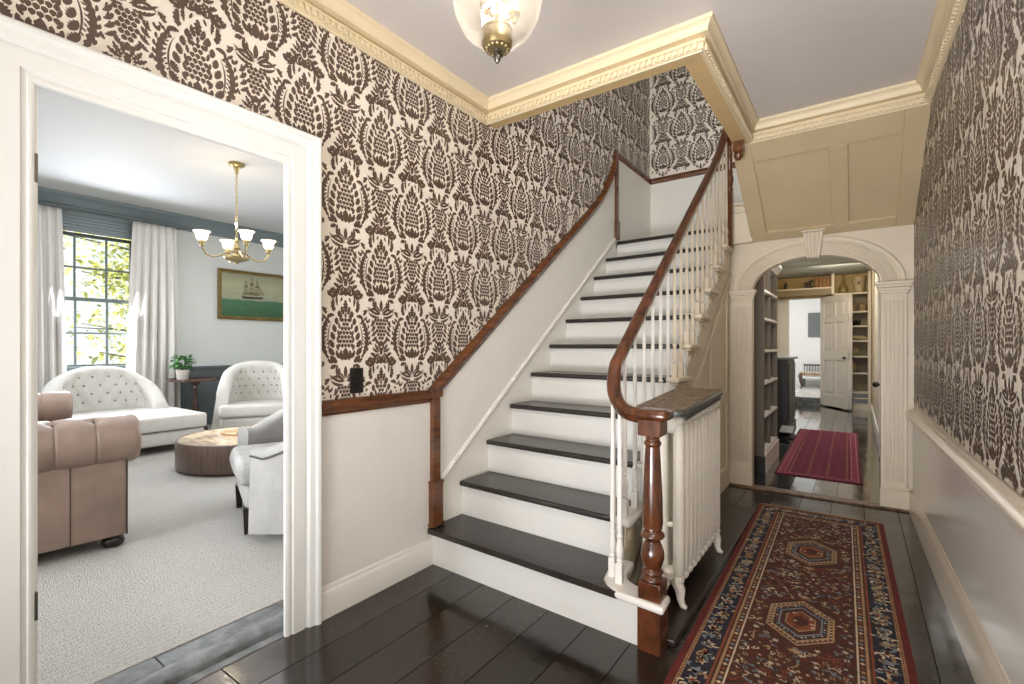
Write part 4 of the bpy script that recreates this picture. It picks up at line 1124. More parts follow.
w = MB(); w.tube([(1.412, -.55, .258), (1.412, .67, .258)], .006, 8); obj('seam_piping', w, M['piping'], cz)

# tufted tub chair at the back
tc_ = thing('tufted_chair', 'pale tufted tub armchair against the far living room wall', 'armchair', (-5.15, 3.58, .02), math.radians(-30))
p = upath(.92, .60, .34)
def hz2(t):
    s = abs(t-.5)*2
    return .62+.40*max(0, math.cos(min(1, s)*PI/2))**.6
tot = sum(math.dist(p[i], p[i-1]) for i in range(1, len(p)))
tf = []
for j in range(4):
    for i in range(-4, 5):
        s = tot/2+(i+(.5 if j % 2 else 0))*.13; z = .56+j*.10
        if z < hz2(s/tot)-.09 and .16 < s/tot < .84: tf.append((s, z))
w = MB(); at, ln = tub(w, p, hz2, .13, .14, -.14, tf, .040, .02); obj('back', w, M['tuft'], tc_, ang=70)
b0 = None
for s, z in tf:
    q = at(s, z)
    if b0 is None:
        w = MB(); w.ball((0, 0, 0), .015, 10); b0 = obj('button', w, M['btn'], tc_); b0.location = q
    else: dup_mesh(b0, tc_, q)
w = MB(); w.rbox(.02, .70, -.42, .42, .12, .28, .04, 3); obj('base', w, M['tuft'], tc_)
w = MB(); w.rbox(.04, .73, -.43, .43, .28, .45, .05, 4); obj('seat_cushion', w, M['tuft'], tc_)
for x, y in ((.08, -.36), (.08, .36), (.64, -.36), (.64, .36)): obj('leg', leg_mb(x, y, 0, .13), M['darkwood'], tc_)

# near velvet chair seen from its side
nc = thing('velvet_armchair', 'grey velvet barrel armchair with dark legs partly hidden by the door casing', 'armchair', (-1.28, 2.35, .02), math.radians(249.6))
p = [(x, y*(1+.42*math.sin(PI*min(1, max(0, (.74-x)/.74)))**1.2)) for x, y in upath(.86, .72, .42)]
def hz3(t):
    s = abs(t-.5)*2
    return .58+.34*max(0, math.cos(min(1, s/.93)*PI/2))**1.2 if s < .93 else .58+.02*(s-.93)/.07
w = MB(); tub(w, p, hz3, .12, .055, -.06, None, 0, .01); obj('shell', w, M['velvet'], nc, ang=70)
w = MB(); w.rbox(.08, .76, -.35, .35, .16, .31, .04, 3); obj('base', w, M['velvet'], nc)
def wr_(c):
    return Vector((c.x+.004*math.sin(c.z*60+c.y*9), c.y, c.z+.006*math.sin(c.y*11)*math.sin(c.x*9)))
w = MB(); w.rbox(.08, .80, -.345, .345, .31, .47, .055, 4, fn=wr_, cuts=3); obj('seat_cushion', w, M['velvet'], nc)
for x, y in ((.14, -.3), (.14, .3), (.74, -.31), (.74, .31)): obj('leg', leg_mb(x, y, 0, .17, .026, .018), M['darkwood'], nc)
w = MB()
pp = [(x, y) for x, y in p]; tot = sum(math.dist(p[i], p[i-1]) for i in range(1, len(p))); acc = 0; line = []
for i, (x, y) in enumerate(pp):
    if i: acc += math.dist(p[i], p[i-1])
    d = Vector((pp[min(i+1, len(pp)-1)][0]-pp[max(i-1, 0)][0], pp[min(i+1, len(pp)-1)][1]-pp[max(i-1, 0)][1], 0)); d.normalize()
    nl = Vector((-d.y, d.x, 0)); h = hz3(acc/tot); q = Vector((x, y, 0))+nl*(-.062+.04*(h-.16))+Vector((0, 0, h-.06)); line.append(q)
w.tube(line, .006, 8); obj('piping', w, M['piping'], nc)

# coffee table, tray
ct = thing('coffee_table', 'low round brown drum coffee table with a pale wood top', 'coffee table', (-3.27, 2.52, .02))
w = MB(); w.lathe([(.60, .0), (.60, .025), (.635, .025), (.64, .03), (.64, .285), (.638, .292), (.615, .294), (.613, .286), (0, .286)], (0, 0, 0), 72); obj('drum', w, M['drum'], ct)
w = MB(); w.lathe([(0, .284), (.612, .284), (.612, .2905), (0, .2905)], (0, 0, 0), 72); obj('top_inlay', w, M['tabletop'], ct)
tr = thing('serving_board', 'round pale wooden serving board lying on the drum coffee table', 'tray', (-3.36, 2.52, .3108), .4)
w = MB(); w.lathe([(0, 0), (.20, 0), (.21, .006), (.21, .018), (.20, .022), (0, .022)], (0, 0, 0), 40, sx=1.25, sy=.75); obj('board', w, M['traywood'], tr)
bk = thing('coaster', 'small white ceramic piece on the wooden serving board', 'ornament', (-3.38, 2.55, .333))
w = MB(); w.lathe([(0, 0), (.045, 0), (.065, .012), (.06, .014), (.04, .006), (0, .006)], (0, 0, 0), 24); obj('dish', w, M['pot'], bk)

# side table with plant
sd = thing('side_table', 'dark pedestal side table with a scalloped edge holding the potted plant', 'side table', (-5.70, 2.95, .02))
w = MB()
pts = []
for k in range(96):
    a = 2*PI*k/96; r = .335+.012*abs(math.sin(a*6)); pts.append((r*math.cos(a), r*math.sin(a)))
w.prism(pts, 'z', .735, .752)
inner = [(x*.94, y*.94) for x, y in pts]
n = len(pts)
w.add([(x, y, .752) for x, y in pts]+[(x, y, .768) for x, y in pts]+[(x, y, .768) for x, y in inner]+[(x, y, .752) for x, y in inner],
      [(q*n+i, q*n+(i+1) % n, (q+1) % 4*n+(i+1) % n, (q+1) % 4*n+i) for q in range(4) for i in range(n)])
obj('table_top', w, M['tablewood'], sd)
w = MB(); w.lathe([(.05, .18), (.055, .20), (.03, .24), (.042, .30), (.05, .36), (.03, .44), (.024, .58), (.03, .62), (.022, .66), (.06, .70), (.10, .735)], (0, 0, 0), 24); obj('pedestal', w, M['tablewood'], sd)
for k in range(3):
    a = 2*PI*k/3+.3; w = MB(); w.tube([(r*math.cos(a), r*math.sin(a), z) for r, z in ((.03, .23), (.09, .23), (.16, .15), (.22, .04), (.27, .02), (.30, .025))], [.024, .024, .02, .017, .018, .014], 10); obj('foot', w, M['tablewood'], sd)
pl_ = thing('potted_plant', 'leafy green plant in a white pot on the dark side table', 'plant', (-5.76, 2.81, .7725))
w = MB(); w.lathe([(0, 0), (.062, 0), (.07, .01), (.082, .135), (.085, .14), (.076, .14), (.07, .12), (0, .12)], (0, 0, 0), 28); obj('pot', w, M['pot'], pl_)
def leaf3(mb, base, d, L, W, droop, mi=0):
    d = Vector(d).normalized(); sd_ = d.cross(Vector((0, 0, 1)))
    if sd_.length < .1: sd_ = Vector((1, 0, 0))
    sd_.normalize(); v = []; f = []; n = 5; p_ = Vector(base)
    for i in range(n+1):
        t = i/n; wd = W*.5*math.sin(PI*min(1, t*.9+.1))**.8 if i < n else .001
        q = p_+d*L*t+Vector((0, 0, -droop*L*t*t)); up = Vector((0, 0, .25*wd))
        v += [q-sd_*wd+up, q, q+sd_*wd+up]
    for i in range(n):
        a = i*3; f += [(a, a+1, a+4, a+3), (a+1, a+2, a+5, a+4)]
    mb.add(v, f, mi)
w = MB(); rnd = random.Random(4)
for k in range(120):
    a = rnd.random()*2*PI; e = rnd.uniform(.1, 1.3); r = rnd.uniform(.02, .12); h = .13+rnd.uniform(.02, .20)
    leaf3(w, (r*math.cos(a), r*math.sin(a), h), (math.cos(a)*math.cos(e), math.sin(a)*math.cos(e), math.sin(e)*.7), rnd.uniform(.06, .11), rnd.uniform(.035, .06), .5)
obj('foliage', w, M['leaf'], pl_, recalc=False)
w = MB()
for k in range(9):
    a = rnd.random()*6.28; w.tube([(0, 0, .11), (.03*math.cos(a), .03*math.sin(a), .18), (.07*math.cos(a), .07*math.sin(a), .25)], .0035, 6)
obj('stem', w, M['leaf'], pl_)

# chesterfield sofa (faces +y); arms at both ends
so_ = thing('leather_sofa', 'brown leather chesterfield sofa with rolled tufted arms and bun feet', 'sofa', (-1.64, 1.03, .02), math.radians(-4.5))
SW, SDp = 2.60, .92
def roll_arm(w, x0, side, y0, y1, cz_, R, ox, btn):
    """scroll arm: extruded along y with pleats pulled to buttons. outer face at x0"""
    ny = 200; na = 40; v = []; f = []
    cx = x0-side*ox
    for i in range(ny+1):
        y = y0+(y1-y0)*i/ny
        e = min(1, (y1-y)/.05); e2 = min(1, (y-y0)/.05)
        rr = R*(.80+.20*math.sqrt(max(0, 1-(1-e)**2)))
        for k in range(na):
            a = 2*PI*k/na; d = 0
            for b in btn:
                dy = y-b
                pl = math.exp(-(dy/.0055)**2)
                g = .5+.5*math.cos(a-side*0-PI/2)
                d += .006*pl+.028*math.exp(-(dy/.032)**2-((a-PI*.42 if side > 0 else a-PI*.58)*R/.035)**2)
                d -= .002*math.exp(-((abs(dy)-.09)/.06)**2)
            v.append((cx+(rr-d)*math.cos(a), y, cz_+(rr-d)*math.sin(a)))
    for i in range(ny):
        for k in range(na): f.append((i*na+k, i*na+(k+1) % na, (i+1)*na+(k+1) % na, (i+1)*na+k))
    f.append(tuple(range(na))); f.append(tuple(ny*na+k for k in range(na-1, -1, -1)))
    w.add(v, f)
btns = [-.16, -.34, -.52, -.70]
for side, x0 in ((1, 0), (-1, -SW)):
    w = MB()
    xi = x0-side*.17
    w.rbox(min(x0, xi), max(x0, xi), -SDp+.02, -.005, .075, .60, .014, 3)
    arm = obj('arm', w, M['leather'], so_)
    w = MB(); roll_arm(w, x0, side, -SDp, .055, .652, .148, .085, btns); obj('arm_roll', w, M['leather'], arm, ang=60)
    w = MB()
    for yy in (-.27, -.56): w.tube([(x0+side*.0015, yy, .08), (x0+side*.0015, yy, .56)], .003, 6)
    w.tube([(x0+side*.004, -.012, .08), (x0+side*.004, -.012, .54)], .005, 6)
    obj('seam', w, M['leatherd'], arm)
    for b in btns[:3]:
        w = MB(); an = PI*.42 if side > 0 else PI*.58
        w.ball((x0-side*.085+.114*math.cos(an), b, .652+.114*math.sin(an)), .013, 10); obj('button', w, M['leatherd'], arm)
w = MB(); roll_arm(w, .10, 1, -SW+.05, -.05, .665, .135, .10, [-.3-.2*k for k in range(11)])
w.map(lambda x, y, z: (y, -SDp-x+.14, z)); w.rbox(-SW+.1, -.1, -SDp+.02, -SDp+.20, .075, .62, .02, 3)
obj('back', w, M['leather'], so_, ang=60)
w = MB(); w.rbox(-SW+.05, -.05, -SDp+.05, -.03, .075, .30, .02, 3); obj('base', w, M['leather'], so_)
for k in range(2):
    x = -SW+.18+k*1.12; w = MB(); w.rbox(x, x+1.115, -SDp+.22, .0, .30, .46, .05, 4); obj('seat_cushion', w, M['leather'], so_)
for x in (-.07, -SW+.07):
    for y in (-.065, -SDp+.08):
        w = MB(); w.lathe([(.035, 0), (.052, .012), (.058, .032), (.052, .055), (.04, .066), (.045, .078)], (x, y, 0), 24); obj('bun_foot', w, M['darkwood'], so_)

# ------------------------------------------------------------------ passage beyond the arch
PX0, PX1, PY1, PZ = .93, 2.24, 12.0, 2.70
UY = 11.52                                   # front of the built-in shelving
PL = .58
w = MB(); w.box(PL-.12, PX0, YA+.08, YE+.12, 0, 2.262); w.box(PL-.12, PX0, YE+.12, 6.30, 0, PZ); w.box(PL-.12, PL, 6.30, PY1, 0, PZ); struct('wall_passage_left', w, M['tan'])
w = MB(); w.box(PX1, PX1+.12, YA+.08, YE+.12, 0, 2.262); w.box(PX1, PX1+.12, YE+.12, PY1+.1, 0, PZ); struct('wall_passage_right', w, M['cream'])
w = MB(); w.box(PL-.12, PX1+.12, YE+.12, PY1+.1, PZ, PZ+.1); struct('ceiling_passage', w, M['ceilblue'], label='mottled blue grey passage ceiling')
DXH, DHZ = 1.42, 2.262                       # doorway at the end
w = MB(); w.box(DXH, PX1, PY1, PY1+.12, 0, PZ); w.box(PL-.12, DXH, PY1, PY1+.12, DHZ, PZ); w.box(PL-.12, .61, PY1, PY1+.12, 0, PZ); struct('wall_passage_end', w, M['ochre'])
w = MB(); w.box(DXH, DXH+.09, PY1-.03, PY1, 0, DHZ+.09); w.box(PL, .63, PY1-.03, PY1, 0, DHZ+.09); w.box(PL, DXH+.09, PY1-.03, PY1, DHZ, DHZ+.10)
struct('trim_21', w, M['white'], bevel=.006, label='white door casing at the end of the passage')
w = MB(); w.box(PL, DXH, PY1-.05, PY1+.15, 0, .15); struct('trim_22', w, M['worn'], label='raised worn threshold at the end of the passage')
# bookcase, end panel toward the hall
bc = thing('bookcase', 'tall taupe bookcase with pale shelf edges on the left beyond the arch', 'bookcase', (PX0, 5.28, 0))
BX, BL, BH = .335, .98, 2.06
w = MB(); w.box(.002, BX, 0, .03, .16, BH); obj('end_panel', w, M['shelfgreen'], bc, bevel=.002); 
w = MB(); w.box(.002, BX, BL-.03, BL, .16, BH); obj('end_panel', w, M['shelfgreen'], bc)
w = MB(); w.box(.002, .02, .03, BL-.03, .16, BH); obj('back_panel', w, M['shelfgrey'], bc)
w = MB(); w.box(.03, BX-.01, .49, .515, .16, BH); obj('divider', w, M['shelfgreen'], bc)
for z in (.20, .55, .88, 1.20, 1.52, 1.80):
    w = MB(); w.box(.02, BX+.004, .02, BL-.02, z-.013, z+.013); obj('shelf', w, M['white'], bc)
w = MB(); w.box(.002, BX+.012, -.004, BL, .0, .16); obj('plinth', w, [M['black']], bc)
w = MB(); w.box(BX+.006, BX+.018, .0, BL, .0, .185); obj('skirting', w, M['white'], bc)
w = MB(); w.prism([(.002, BH), (BX, BH), (BX+.05, BH+.06), (BX+.05, BH+.09), (.002, BH+.09)], 'y', -.01, BL); obj('cornice', w, M['white'], bc)
# cabinet
cb = thing('cabinet', 'dark charcoal upright cabinet with a pale edged top beside the bookcase', 'cabinet', (PL+.005, 7.93, 0))
w = MB(); w.box(0, .615, 0, .95, .08, 1.05); obj('case', w, M['cabinet'], cb, bevel=.006)
w = MB(); w.box(-.0, .66, -.03, .98, 1.05, 1.085); obj('top', w, mat('cabinet_top', '#7f8a8c', .25), cb, bevel=.006)
w = MB(); w.box(0, .635, -.015, .965, 0, .09); obj('plinth', w, M['cabinet'], cb, bevel=.006)
w = MB()
for a, b in ((.06, .46), (.49, .89)): w.box(.613, .631, a, b, .14, 1.0)
obj('door', w, M['cabinet'], cb, bevel=.006)
w = MB(); w.box(.08, .54, -.008, 0, .16, .98); obj('side_panel', w, M['cabinet'], cb, bevel=.004)
lw = thing('foot_stand', 'low black stand with a pale slanted lid on the floor by the cabinet', 'stand', (1.22, 7.55, 0))
w = MB(); w.box(-.10, .10, -.15, .15, 0, .03); w.prism([(-.15, .03), (.15, .03), (.12, .11), (-.08, .07)], 'x', -.07, .05); obj('base', w, M['knob'], lw, bevel=.008)
w = MB(); w.prism([(-.13, .075), (.16, .12), (.16, .135), (-.13, .09)], 'x', -.07, .085); obj('lid', w, mat('pale_lid', '#a9adac', .35), lw, bevel=.004)
# open six panel door
dr = thing('panel_door', 'white six panel door standing open at the end of the passage', 'door', (1.425, 11.96, .03), math.atan2(-.70, .48))
dr.name = 'door_2'; dr['kind'] = 'structure'
DWd, DHt = .86, 2.235
w = MB(); w.box(0, DWd, -.018, .018, 0, DHt)
st_, mid = .115, .10
cols = [(st_, (DWd-mid)/2), ((DWd+mid)/2, DWd-st_)]
rows = [(.24, .94), (1.13, 1.70), (1.80, 2.12)]
for s in (-1, 1):
    y0, y1 = (-.040, -.017) if s < 0 else (.017, .040)
    for a, b in ((0, st_), (DWd-st_, DWd)): w.box(a, b, y0, y1, 0, DHt)
    w.box((DWd-mid)/2, (DWd+mid)/2, y0, y1, 0, DHt)
    for a, b in ((0, .24), (.94, 1.13), (1.70, 1.80), (2.12, DHt)): w.box(0, DWd, y0*.999, y1*.999, a, b)
o = obj('door_leaf', w, M['doorw'], dr, recalc=False)
for s in (-1, 1):
    w = MB()
    for c0, c1 in cols:
        for r0, r1 in rows:
            y0, y1 = (-.032, -.016) if s < 0 else (.016, .032)
            w.box(c0+.04, c1-.04, y0, y1, r0+.04, r1-.04)
    obj('raised_panels', w, M['doorw'], dr, bevel=.008)
w = MB()
for s in (-1, 1):
    w.tube([(DWd-.065, s*.03, .99), (DWd-.065, s*.06, .99)], .009, 8); w.ball((DWd-.065, s*.078, .99), .028, 16)
obj('knob', w, M['knob'], dr)
# built-in shelving
sh_ = thing('built_in_shelving', 'built-in ochre shelving round the doorway at the end of the passage', 'shelving', (0, 0, 0))
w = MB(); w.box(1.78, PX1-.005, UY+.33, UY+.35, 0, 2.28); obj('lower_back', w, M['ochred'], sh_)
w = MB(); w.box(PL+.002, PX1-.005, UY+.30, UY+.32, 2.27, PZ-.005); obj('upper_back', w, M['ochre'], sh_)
for x, z0 in ((1.60, 2.285), (1.78, 0), (PX1-.055, 0)):
    w = MB(); w.box(x, x+.05, UY, UY+.32, z0, PZ-.005 if x != 1.78 else 2.24); obj('upright', w, M['cream'], sh_, bevel=.003)
for z in (.12, .235, .345, .72, 1.045, 1.35, 1.64, 1.92, 2.245):
    w = MB(); w.box(1.64 if z > 2.2 else 1.80, PX1-.04, UY+.004, UY+.32, z-.02 if z < 2.2 else z+.04-.02, z+.012 if z < 2.2 else z+.052); obj('shelf', w, M['cream'], sh_, bevel=.003)
w = MB(); w.box(PL+.002, 1.60, UY, UY+.30, 2.405, 2.44); obj('over_door_shelf', w, M['cream'], sh_, bevel=.003)
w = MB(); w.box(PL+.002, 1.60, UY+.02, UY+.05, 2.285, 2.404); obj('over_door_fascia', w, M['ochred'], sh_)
w = MB(); w.box(1.80, PX1-.03, UY+.01, UY+.03, 0, .11); obj('toe_board', w, M['cream'], sh_)
w = MB()
for z in (.125, .24): w.box(1.835, PX1-.06, UY+.03, UY+.30, z+.013, z+.085)
obj('dark_drawer', w, M['knob'], sh_)
# books
rnd = random.Random(3)
x = 1.315; k = 0
while x < 1.575:
    t_ = rnd.uniform(.026, .036); h = rnd.uniform(.185, .215)
    b = thing('book', ['first', 'second', 'third', 'fourth', 'fifth', 'sixth', 'seventh', 'eighth', 'ninth', 'tenth', 'eleventh'][k]+' leather bound book from the figurine in the row over the doorway', 'book', (x, UY+.05, 2.441), 0, 'books over the doorway')
    w = MB(); w.box(0, t_-.002, 0, .15, 0, h); obj('cover', w, BOOKC[k % 6], b, bevel=.004)
    w = MB()
    for z in (.25, .5, .8): w.box(-.0004, t_-.0016, -.0015, .004, h*z, h*z+.008)
    obj('spine_band', w, M['gilt'], b)
    x += t_; k += 1
def figurine(name, label, cat, loc, parts, m, rot=0):
    t = thing(name, label, cat, loc, rot); w = MB()
    for p in parts: w.tube(*p)
    obj('figure', w, m, t); return t
figurine('bronze_figurine', 'dark gilt figurine beside the books over the doorway', 'figurine', (1.20, UY+.10, 2.441),
         [([(-.06, 0, 0), (-.06, 0, .02), (.07, 0, .02), (.07, 0, 0)], .016, 8), ([(-.05, 0, .02), (-.03, 0, .08), (.02, 0, .11), (.05, 0, .15)], [.018, .026, .030, .012], 10), ([(.03, 0, .02), (.03, 0, .10)], [.012, .022], 8), ([(.05, 0, .14), (.06, 0, .165)], [.02, .012], 8), ([(-.03, 0, .08), (-.075, .0, .13)], [.014, .006], 8)], M['darkfig'])
figurine('small_ornament', 'small dark ornament at the left end of the shelf over the doorway', 'figurine', (.78, UY+.10, 2.441),
         [([(-.04, 0, 0), (-.04, 0, .015), (.04, 0, .015), (.04, 0, 0)], .012, 8), ([(0, 0, .01), (0, 0, .06), (.015, 0, .11), (.0, 0, .15)], [.03, .034, .022, .012], 10), ([(0, 0, .10), (.05, 0, .07)], [.012, .006], 8)], M['darkfig'])
t = thing('bottle_vase', 'tall olive bottle vase on the upper right shelf', 'vase', (1.79, UY+.16, 2.2975)); w = MB(); w.lathe([(.0, 0), (.065, 0), (.078, .03), (.080, .08), (.066, .14), (.036, .21), (.022, .27), (.019, .36), (.026, .37), (.016, .36), (0, .3)], (0, 0, 0), 28); obj('vessel', w, M['vase'], t)
t = thing('stone_urn', 'pale bucket shaped urn with a dark crest on the upper right shelf', 'urn', (2.045, UY+.16, 2.2975)); w = MB(); w.lathe([(0, 0), (.085, 0), (.088, .012), (.082, .02), (.092, .12), (.112, .28), (.122, .30), (.122, .315), (.112, .32), (.10, .29), (0, .28)], (0, 0, 0), 32); v = obj('vessel', w, M['urn'], t)
w = MB(); w.prism(disc((0, .19), .034, 14, .85), 'y', -.106, -.09); obj('crest', w, M['darkfig'], v)
w = MB()
for s in (-1, 1): w.tube([(s*.105, 0, .27), (s*.135, 0, .25), (s*.135, 0, .22), (s*.10, 0, .20)], .008, 8)
obj('handle', w, M['urn'], t)
for i, (x, lab) in enumerate(((1.945, 'wicker basket nearer the open door on the second shelf'), (2.10, 'wicker basket farther from the open door on the second shelf'))):
    t = thing('wicker_basket', lab, 'basket', (x, UY+.15, 1.933), 0, 'wicker baskets')
    w = MB(); w.lathe([(0, 0), (.05, 0), (.06, .05), (.061, .12), (.064, .14), (.058, .145), (.05, .1), (0, .1)], (0, 0, 0), 28); obj('bowl', w, M['wicker'], t)
    w = MB(); w.tube([(-.060, 0, .13), (-.05, 0, .20), (0, 0, .225), (.05, 0, .20), (.060, 0, .13)], .008, 8); obj('handle', w, M['wicker'], t)
t = thing('black_bowl', 'small black crown shaped pot on the third shelf', 'pot', (2.0, UY+.15, 1.653)); w = MB(); w.lathe([(0, 0), (.05, 0), (.075, .04), (.08, .09), (.072, .09), (.06, .03), (0, .02)], (0, 0, 0), 24)
for k in range(4): w.lathe([(.018, .08), (.012, .11), (0, .12)], (.065*math.cos(k*1.57), .065*math.sin(k*1.57), 0), 8)
obj('vessel', w, M['knob'], t)
figurine('reclining_figurine', 'cream and brown reclining animal ornament on the fourth shelf', 'figurine', (2.036, UY+.14, 1.363),
         [([(-.15, 0, .02), (-.12, 0, .06), (-.02, 0, .055), (.08, 0, .045), (.13, 0, .035)], [.018, .042, .040, .045, .02], 12), ([(-.12, 0, .06), (-.14, 0, .12), (-.16, 0, .15)], [.03, .024, .022], 10), ([(-.16, 0, .15), (-.20, 0, .14)], [.024, .012], 8), ([(.10, 0, .03), (.16, .02, .015), (.12, -.05, .012)], [.018, .012, .01], 8), ([(-.10, -.03, .02), (-.17, -.05, .014)], [.016, .012], 8)], M['urn'])
t = thing('display_plate', 'brown plate standing upright on the fifth shelf', 'plate', (1.94, UY+.2, 1.17)); t.rotation_euler = (math.radians(80), 0, 0)
w = MB(); w.lathe([(0, 0), (.06, 0), (.10, .014), (.105, .014), (.06, .008), (0, .008)], (0, 0, 0), 28); obj('dish', w, M['wicker'], t)
t = thing('framed_picture', 'small brown framed picture leaning on the sixth shelf', 'picture', (2.055, UY+.24, .733)); t.rotation_euler = (math.radians(-8), 0, 0)
w = MB(); w.moulding([(-.12, 0.005), (.12, .005), (.12, .24), (-.12, .24)], [(0, 0), (0, .016), (.02, .016), (.02, 0)], lambda a, b, h: (a, -h, b), closed=True); obj('frame', w, M['drum'], t)
w = MB(); w.box(-.11, .11, -.006, -.002, .015, .23); obj('image', w, M['plaid'], t)
t = thing('round_jar', 'small round tan jar on the sixth shelf beside the framed picture', 'jar', (1.925, UY+.10, .733)); w = MB(); w.lathe([(0, 0), (.05, 0), (.085, .05), (.085, .11), (.05, .16), (.05, .18), (.04, .18), (.04, .15), (0, .14)], (0, 0, 0), 24); obj('vessel', w, M['wicker'], t)
# door on the right passage wall
d3 = thing('panel_door', 'cream door on the right passage wall with black knob', 'door', (PX1-.002, 6.35, 0)); d3.name = 'door_3'; d3['kind'] = 'structure'
w = MB(); w.box(-.022, 0, -.42, .42, .01, 2.03); obj('door_leaf', w, M['cream'], d3, bevel=.003)
w = MB(); w.box(-.030, 0, -.53, -.43, 0, 2.14); w.box(-.030, 0, .43, .53, 0, 2.14); w.box(-.030, 0, -.43, .43, 2.04, 2.14); obj('casing', w, M['white'], d3, bevel=.004)
w = MB(); w.tube([(-.02, -.25, .86), (-.055, -.25, .86)], .010, 10); w.ball((-.075, -.25, .86), .028, 16); obj('knob', w, M['knob'], d3)
w = MB(); w.box(PX1-.02, PX1, 4.95, 5.80, 0, .17); w.box(PX1-.02, PX1, 6.9, 11.5, 0, .17); struct('baseboard_passage', w, M['white'], bevel=.004)

# ------------------------------------------------------------------ bright room at the far end
FZ = .15
w = MB(); w.box(-1.6, 2.6, PY1+.12, 15.7, FZ-.1, FZ); struct('floor_far', w, M['floorw'], label='pale floorboards of the far room')
w = MB(); w.box(-1.6, 2.6, 15.6, 15.7, FZ, 3.0); struct('wall_far', w, M['far'], label='bright white wall of the far room')
w = MB(); w.box(-1.7, -1.6, PY1, 15.7, FZ, 3.0); struct('wall_far_left', w, M['far'])
w = MB(); w.box(2.6, 2.7, PY1, 15.7, FZ, 3.0); struct('wall_far_right', w, M['far'])
w = MB(); w.box(-1.7, 2.7, PY1+.1, 15.7, 2.95, 3.05); struct('ceiling_far', w, M['far'])
w = MB(); w.box(-1.6, PX0-.12, PY1+.0, PY1+.12, 0, 3.0); w.box(PX0-.12, 2.6, PY1+.1, PY1+.125, DHZ, 3.0); struct('wall_far_front', w, M['far'])
w = MB(); w.box(-1.6, 2.6, 15.58, 15.6, FZ, FZ+.16); struct('baseboard_far', w, M['far'], bevel=.004)
w = MB(); w.box(.18, .24, 15.585, 15.6, FZ, 2.5); w.box(.38, .45, 15.575, 15.6, FZ, 2.5); w.box(.18, .45, 15.58, 15.6, 2.4, 2.5); struct('trim_23', w, M['far'], bevel=.003)
t = thing('grey_canvas', 'plain dark grey canvas hanging on the far white wall', 'picture', (1.135, 15.6, 1.83)); w = MB(); w.box(-.215, .215, -.03, 0, -.335, .335); obj('canvas', w, M['greyart'], t, bevel=.004)
t = thing('spindle_bench', 'white spindle back bench against the far white wall', 'bench', (1.22, 15.3, FZ))
w = MB(); w.box(-.40, .40, -.2, .2, .22, .26); obj('seat', w, M['far'], t, bevel=.006)
w = MB(); w.box(-.40, .40, .17, .20, .56, .60); obj('top_rail', w, M['darkwood'], t, bevel=.006)
for k in range(13):
    w = MB(); w.tube([(-.38+k*.0633, .185, .25), (-.38+k*.0633, .185, .57)], .010, 8); obj('spindle', w, M['muntin'], t)
for x in (-.37, .37):
    for y in (-.17, .17): obj('leg', leg_mb(x, y, 0, .22), M['muntin'], t)
t = thing('wooden_table', 'low wooden table with a curved cabriole leg before the spindle bench', 'table', (1.20, 14.6, FZ))
w = MB(); w.rbox(-.40, .40, -.22, .22, .40, .43, .012, 2); w.box(-.36, .36, -.19, .19, .34, .40); obj('table_top', w, M['tabletop'], t)
for sx in (-1, 1):
    for sy in (-1, 1): w = MB(); w.tube([(sx*.36, sy*.19, .40), (sx*.385, sy*.2, .33), (sx*.37, sy*.195, .18), (sx*.345, sy*.185, .06), (sx*.375, sy*.2, .012)], [.026, .032, .022, .015, .02], 10); obj('leg', w, M['drum'], t)

# ------------------------------------------------------------------ outdoors beyond the living room window
w = MB(); w.box(-40, -6.46, -25, 25, -.8, -.6); o = struct('ground', w, M['lawn'])
def tree(loc, h, r, label, seed, nl=1500, low=.25):
    rnd = random.Random(seed); t = thing('tree', label, 'tree', loc)
    w = MB(); w.tube([(0, 0, 0), (.08, .05, h*.3), (-.05, .1, h*.6), (.0, 0, h*.9)], [.16, .13, .08, .03], 10); 
    tips = []
    for k in range(26):
        a = rnd.random()*2*PI; z0 = h*rnd.uniform(low, .85); l = r*rnd.uniform(.6, 1.1); e = rnd.uniform(-.1, .5)
        p1 = (l*.5*math.cos(a), l*.5*math.sin(a), z0+l*.5*e); p2 = (l*math.cos(a+.2), l*math.sin(a+.2), z0+l*e*.8)
        w.tube([(0, 0, z0), p1, p2], [.04, .025, .008], 6); tips += [p1, p2, ((p1[0]+p2[0])/2, (p1[1]+p2[1])/2, (p1[2]+p2[2])/2)]
    obj('trunk', w, M['bark'], t)
    w = MB()
    for k in range(nl):
        b = rnd.choice(tips); p = [b[i]+rnd.gauss(0, .16*r) for i in range(3)]
        s = rnd.uniform(.05, .11); d = Vector((rnd.gauss(0, 1), rnd.gauss(0, 1), rnd.gauss(0, .6)))
        leaf3(w, p, d, s*1.6, s, .4)
    obj('foliage', w, M['tleaf'], t, recalc=False)
tree((-10.0, 4.1, -.6), 5.5, 1.6, 'yellow green leafy tree outside the window, nearest the glass', 1, 2200)
tree((-16.0, 6.2, -.6), 6.5, 2.3, 'larger leafy tree standing farther from the window glass', 2, 2000)

